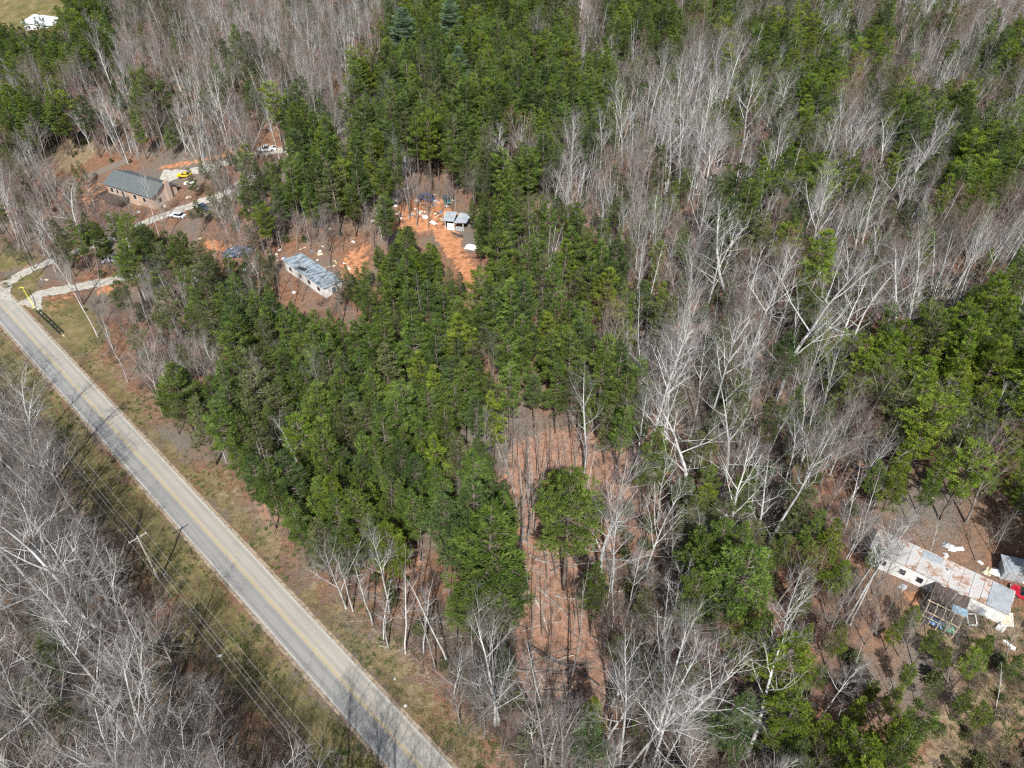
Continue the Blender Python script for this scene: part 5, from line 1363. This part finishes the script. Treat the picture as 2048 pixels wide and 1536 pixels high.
mb = MB(); mb.tube([(0, 0, -.2), (0, 0, 1.1)], [.06, .06], 6); mb.box(0, -.0, 1.2, .5, .25, .28)
tag(link('mailbox', mb.mesh('mailbox', [m_galv]), None, ground(86, 566), .6), 'small mailbox on a post between the two driveway mouths', 'mailbox')

# ------------------------------------------------------------ fallen logs
LOGS = [(1059, 1292, 1199, 1375, .26), (1104, 1312, 1194, 1372, .20), (1036, 1386, 1184, 1386, .2), (1106, 1368, 1164, 1368, .13), (1024, 1344, 1084, 1343, .2), (1109, 1193, 1174, 1200, .17), (1144, 1329, 1184, 1331, .13),
        (1079, 1174, 1144, 1247, .24), (1066, 1190, 1099, 1272, .2), (1044, 1055, 1106, 1068, .16), (1046, 1068, 1064, 1070, .2), (553, 1049, 574, 1050, .12), (756, 1282, 777, 1287, .16), (872, 1276, 937, 1274, .14), (758, 1292, 780, 1297, .14),
        (382, 731, 412, 706, .18), (400, 734, 415, 756, .18), (338, 690, 362, 694, .15), (345, 700, 366, 703, .15), (1099, 1320, 1150, 1345, .12), (1050, 1330, 1140, 1300, .11), (1085, 1010, 1060, 960, .14), (1150, 1150, 1190, 1175, .14),
        (930, 950, 985, 975, .14), (1100, 1352, 1190, 1340, .10), (1040, 1362, 1130, 1378, .12), (1300, 1245, 1335, 1208, .13), (880, 700, 860, 730, .12), (985, 880, 1010, 930, .13), (815, 1225, 870, 1215, .12), (1010, 1240, 1060, 1260, .13), (1090, 1090, 1160, 1100, .1),
        (1390, 905, 1440, 890, .1), (1240, 1020, 1280, 1035, .12), (1720, 1020, 1760, 1035, .1), (700, 1245, 735, 1240, .08), (1210, 1420, 1260, 1400, .12), (1075, 1430, 1150, 1442, .1), (1600, 1330, 1650, 1345, .1), (1130, 1255, 1180, 1300, .12)]
rl = random.Random(31)
for _ in range(22):
    x0_, y0_ = rl.uniform(1035, 1205), rl.uniform(1040, 1400); a_ = rl.uniform(-.5, .9) if rl.random() < .75 else rl.uniform(0, 3.1); l_ = rl.uniform(35, 95)
    LOGS.append((x0_, y0_, x0_ + l_ * math.cos(a_), y0_ + l_ * math.sin(a_), rl.uniform(.07, .15)))
ends = []
for n_, (x0, y0, x1, y1, r_) in enumerate(LOGS):
    P, Q_ = ground(x0, y0), ground(x1, y1); d = Q_ - P; Ll = d.length; c_ = (P + Q_) / 2
    rr = random.Random(400 + n_); mb = MB(); k = 7
    pts = []
    for i in range(k):
        u = i / (k - 1) - .5; q = c_ + d * u; pts.append(Vector((u * Ll, .25 * math.sin(u * 5 + n_) * min(1, Ll / 8), float(zg(q.x, q.y)) - c_.z + r_ * .9 + (.25 * (i % 2) if n_ % 4 == 0 else 0))))
    mb.tube(pts, [r_ * (1 - .55 * i / (k - 1)) for i in range(k)], 7)
    for _ in range(int(4 + Ll * .9)):
        i = rr.randrange(1, k - 1); q = pts[i].lerp(pts[i + 1], rr.random()); dd = Vector((rr.uniform(.1, .8), rr.choice((-1, 1)) * rr.uniform(.4, 1), rr.uniform(0, .8)))
        b2, _ = bent(rr, q, dd, rr.uniform(.4, 1.6), 3, .2); mb.tube(b2, [.03, .02, .014, .006], 3, cap=False)
    lo = link('fallen_log', mb.mesh('fallen_log', [M['log'] if n_ % 3 else M['bark_pine']]), None, (c_.x, c_.y, c_.z), math.atan2(d.y, d.x))
    wd = ('bleached ' if n_ % 3 else 'dark ') + ('long ' if Ll > 7 else ('short ' if Ll < 3 else '')) + ('thick ' if r_ > .18 else ('thin ' if r_ < .12 else ''))
    dl = min((math.hypot(c_.x - p_.x, c_.y - p_.y), nm_) for p_, nm_ in LMW); ends.append((wd, dl[1], dl[0], lo))
gl = {}
for wd, lm, dd, lo in ends: gl.setdefault((wd, lm), []).append((dd, lo))
for (wd, lm), v in gl.items():
    v.sort(key=lambda q: q[0])
    for n_, (dd, lo) in enumerate(v): tag(lo, f'{wd}fallen log on leaf litter, {ORD[n_]} out from {lm}', 'log', 'fallen logs on the forest floor')

# ------------------------------------------------------------ scattered rubbish
BITS = [(439, 1312, .9, 'w', 'white bag lying alone on the grass below the utility pole'), (660, 458, .9, 'w', 'white scrap above the long derelict mobile home'), (640, 508, 1.5, 't', 'cream sheet crumpled by the bare fan-shaped tree'),
        (697, 536, 1.8, 't', 'tan board on the red clay beside the derelict mobile home'), (668, 532, .9, 't', 'small tan board at the foot of the leaning trunk'), (588, 585, .9, 'w', 'white drum top showing among pines under the derelict mobile home'),
        (560, 500, 1.0, 'w', 'white scrap at the head end of the derelict mobile home'), (553, 508, .8, 'w', 'smaller white scrap beside the head end of the derelict mobile home'), (541, 507, 1.3, 't', 'orange-tan heap by the forked bare trunks'),
        (792, 412, 1.4, 'w', 'white bundle before the white car at the clearing'), (850, 434, 2.0, 'w', 'pale rubble spread on the red clay'), (838, 424, 1.4, 't', 'tan rubble on the upper red clay'), (866, 446, 2.0, 'w', 'white rubble in front of the wrecked shed'), (825, 428, 1.2, 'g', 'grey rubble at the middle of the clearing'),
        (812, 378, 1.2, 'w', 'white panel in the red-twigged trees above the clearing'), (817, 387, 1.4, 'w', 'pale panel lower in the red-twigged trees'), (776, 434, 1.0, 'w', 'white scrap beside the black car'), (797, 470, 1.2, 't', 'tan scrap at the lower rim of the clearing'), (870, 403, 1.6, 'g', 'grey heap between the blue car and the teal car'),
        (893, 412, 1.0, 'w', 'white scrap just above the wrecked shed roof'), (745, 442, 1.2, 'w', 'white scrap in deep shade left of the clearing'.replace(' left of', ' west of')), (706, 484, 1.0, 'w', 'white scrap above the smaller red clay patch'),
        (218, 429, 1.4, 'w', 'white scrap in the yard below the brick house'), (278, 424, 1.2, 'g', 'grey scrap at the foot of the brick wall'), (330, 412, 1.6, 't', 'tan heap beside the brick house porch'), (378, 395, 1.7, 't', 'cream scrap on brush above the white car'), (440, 403, 1.2, 'w', 'white scrap under pines past the dark blue car'),
        (400, 478, 1.2, 't', 'pale timber scrap on the small red clay patch'), (1895, 1092, 1.6, 'g', 'grey scrap behind the rusty roof, uphill side'), (1903, 1096, 1.3, 'w', 'white scrap behind the rusty roof beside the grey scrap'), (1918, 1098, 1.5, 'w', 'long white scrap farther along behind the rusty roof'.replace('farther', 'further')), (1892, 1110, .9, 'w', 'small white scrap close behind the rusty roof'),
        (1888, 1116, .8, 't', 'small tan scrap close behind the rusty roof'), (1960, 1125, .9, 'w', 'white scrap between the rusty roof and the grey shed'), (1975, 1142, 1.8, 't', 'tan heap before the grey shed'), (1995, 1145, 1.8, 'w', 'white heap before the grey shed'), (1832, 1226, .9, 't', 'thin tan board on dry grass before the porch'), (1972, 1289, .6, 'w', 'small white scrap on dry grass beyond the porch'),
        (283 + 45, 1148, .5, 'w', 'tiny white scrap beside the utility pole foot'), (158, 945, .5, 'w', 'tiny white scrap in the brush west of the road'), (169, 945, .5, 'w', 'second tiny white scrap in the brush west of the road'), (93, 552 + 8, 1.0, 't', 'pale board on the grass island between driveways'), (128, 672, 1.0, 't', 'pale rock at the end of the black steel frame'), (790, 1358, .5, 'w', 'tiny white litter at the ditch head by the road'), (811, 1411, .5, 'w', 'tiny white litter on the lower verge of the road')]
for n_, (x_, y_, s_, c_, lab) in enumerate(BITS):
    q = ground(x_, y_)
    mb = crumple(700 + n_, s_, s_ * (.45 + .4 * ((n_ * 7) % 3) / 2), .3 * s_ + .1, 6, .3)
    tag(link('scrap', mb.mesh('scrap', [{'w': m_fabric, 't': m_tan, 'g': m_greypatch}[c_]]), None, (q.x, q.y, q.z + .02), (n_ * 1.7) % 3), lab, 'rubbish', 'scattered rubbish')

rr = random.Random(77); cl = []
for k in range(46):
    x_, y_ = (rr.uniform(785, 900), rr.uniform(388, 440)) if k < 30 else (rr.uniform(540, 720), rr.uniform(488, 560))
    q = ground(x_, y_); s_ = rr.uniform(.35, 1.1); c_ = rr.choice('wwtgbl')
    mb = crumple(900 + k, s_, s_ * rr.uniform(.3, 1), .3 * s_ + .05, 5, .3) if c_ != 'l' else MB()
    if c_ == 'l': mb.box(0, 0, .1, rr.uniform(1.5, 3.2), .2, .07, 0, 0, 0, rr.uniform(-.05, .05)); mb.box(.3, .12, .2, rr.uniform(1, 2), .15, .06, .4)
    o = link('scrap' if c_ != 'l' else 'plank', mb.mesh('scrap', [{'w': m_fabric, 't': m_tan, 'g': m_greypatch, 'b': m_blue, 'l': m_lumber}[c_]]), None, (q.x, q.y, q.z + .02), rr.uniform(0, 6))
    P_, nm_ = min(((math.hypot(q.x - p_.x, q.y - p_.y), n_) for p_, n_ in LMW), key=lambda v: v[0])
    cl.append(({'w': 'bit of white sheeting', 't': 'bit of tan board', 'g': 'grey lump of rubbish', 'b': 'scrap of blue tarp', 'l': 'pair of loose pale planks'}[c_], nm_, P_, o))
g_ = {}
for a_, b_, d_, o in cl: g_.setdefault((a_, b_), []).append((d_, o))
for (a_, b_), v in g_.items():
    v.sort(key=lambda q: q[0])
    for n_, (d_, o) in enumerate(v): tag(o, f'{a_} on the clay, {ORD[n_]} out from {b_}', 'rubbish', 'scattered rubbish')
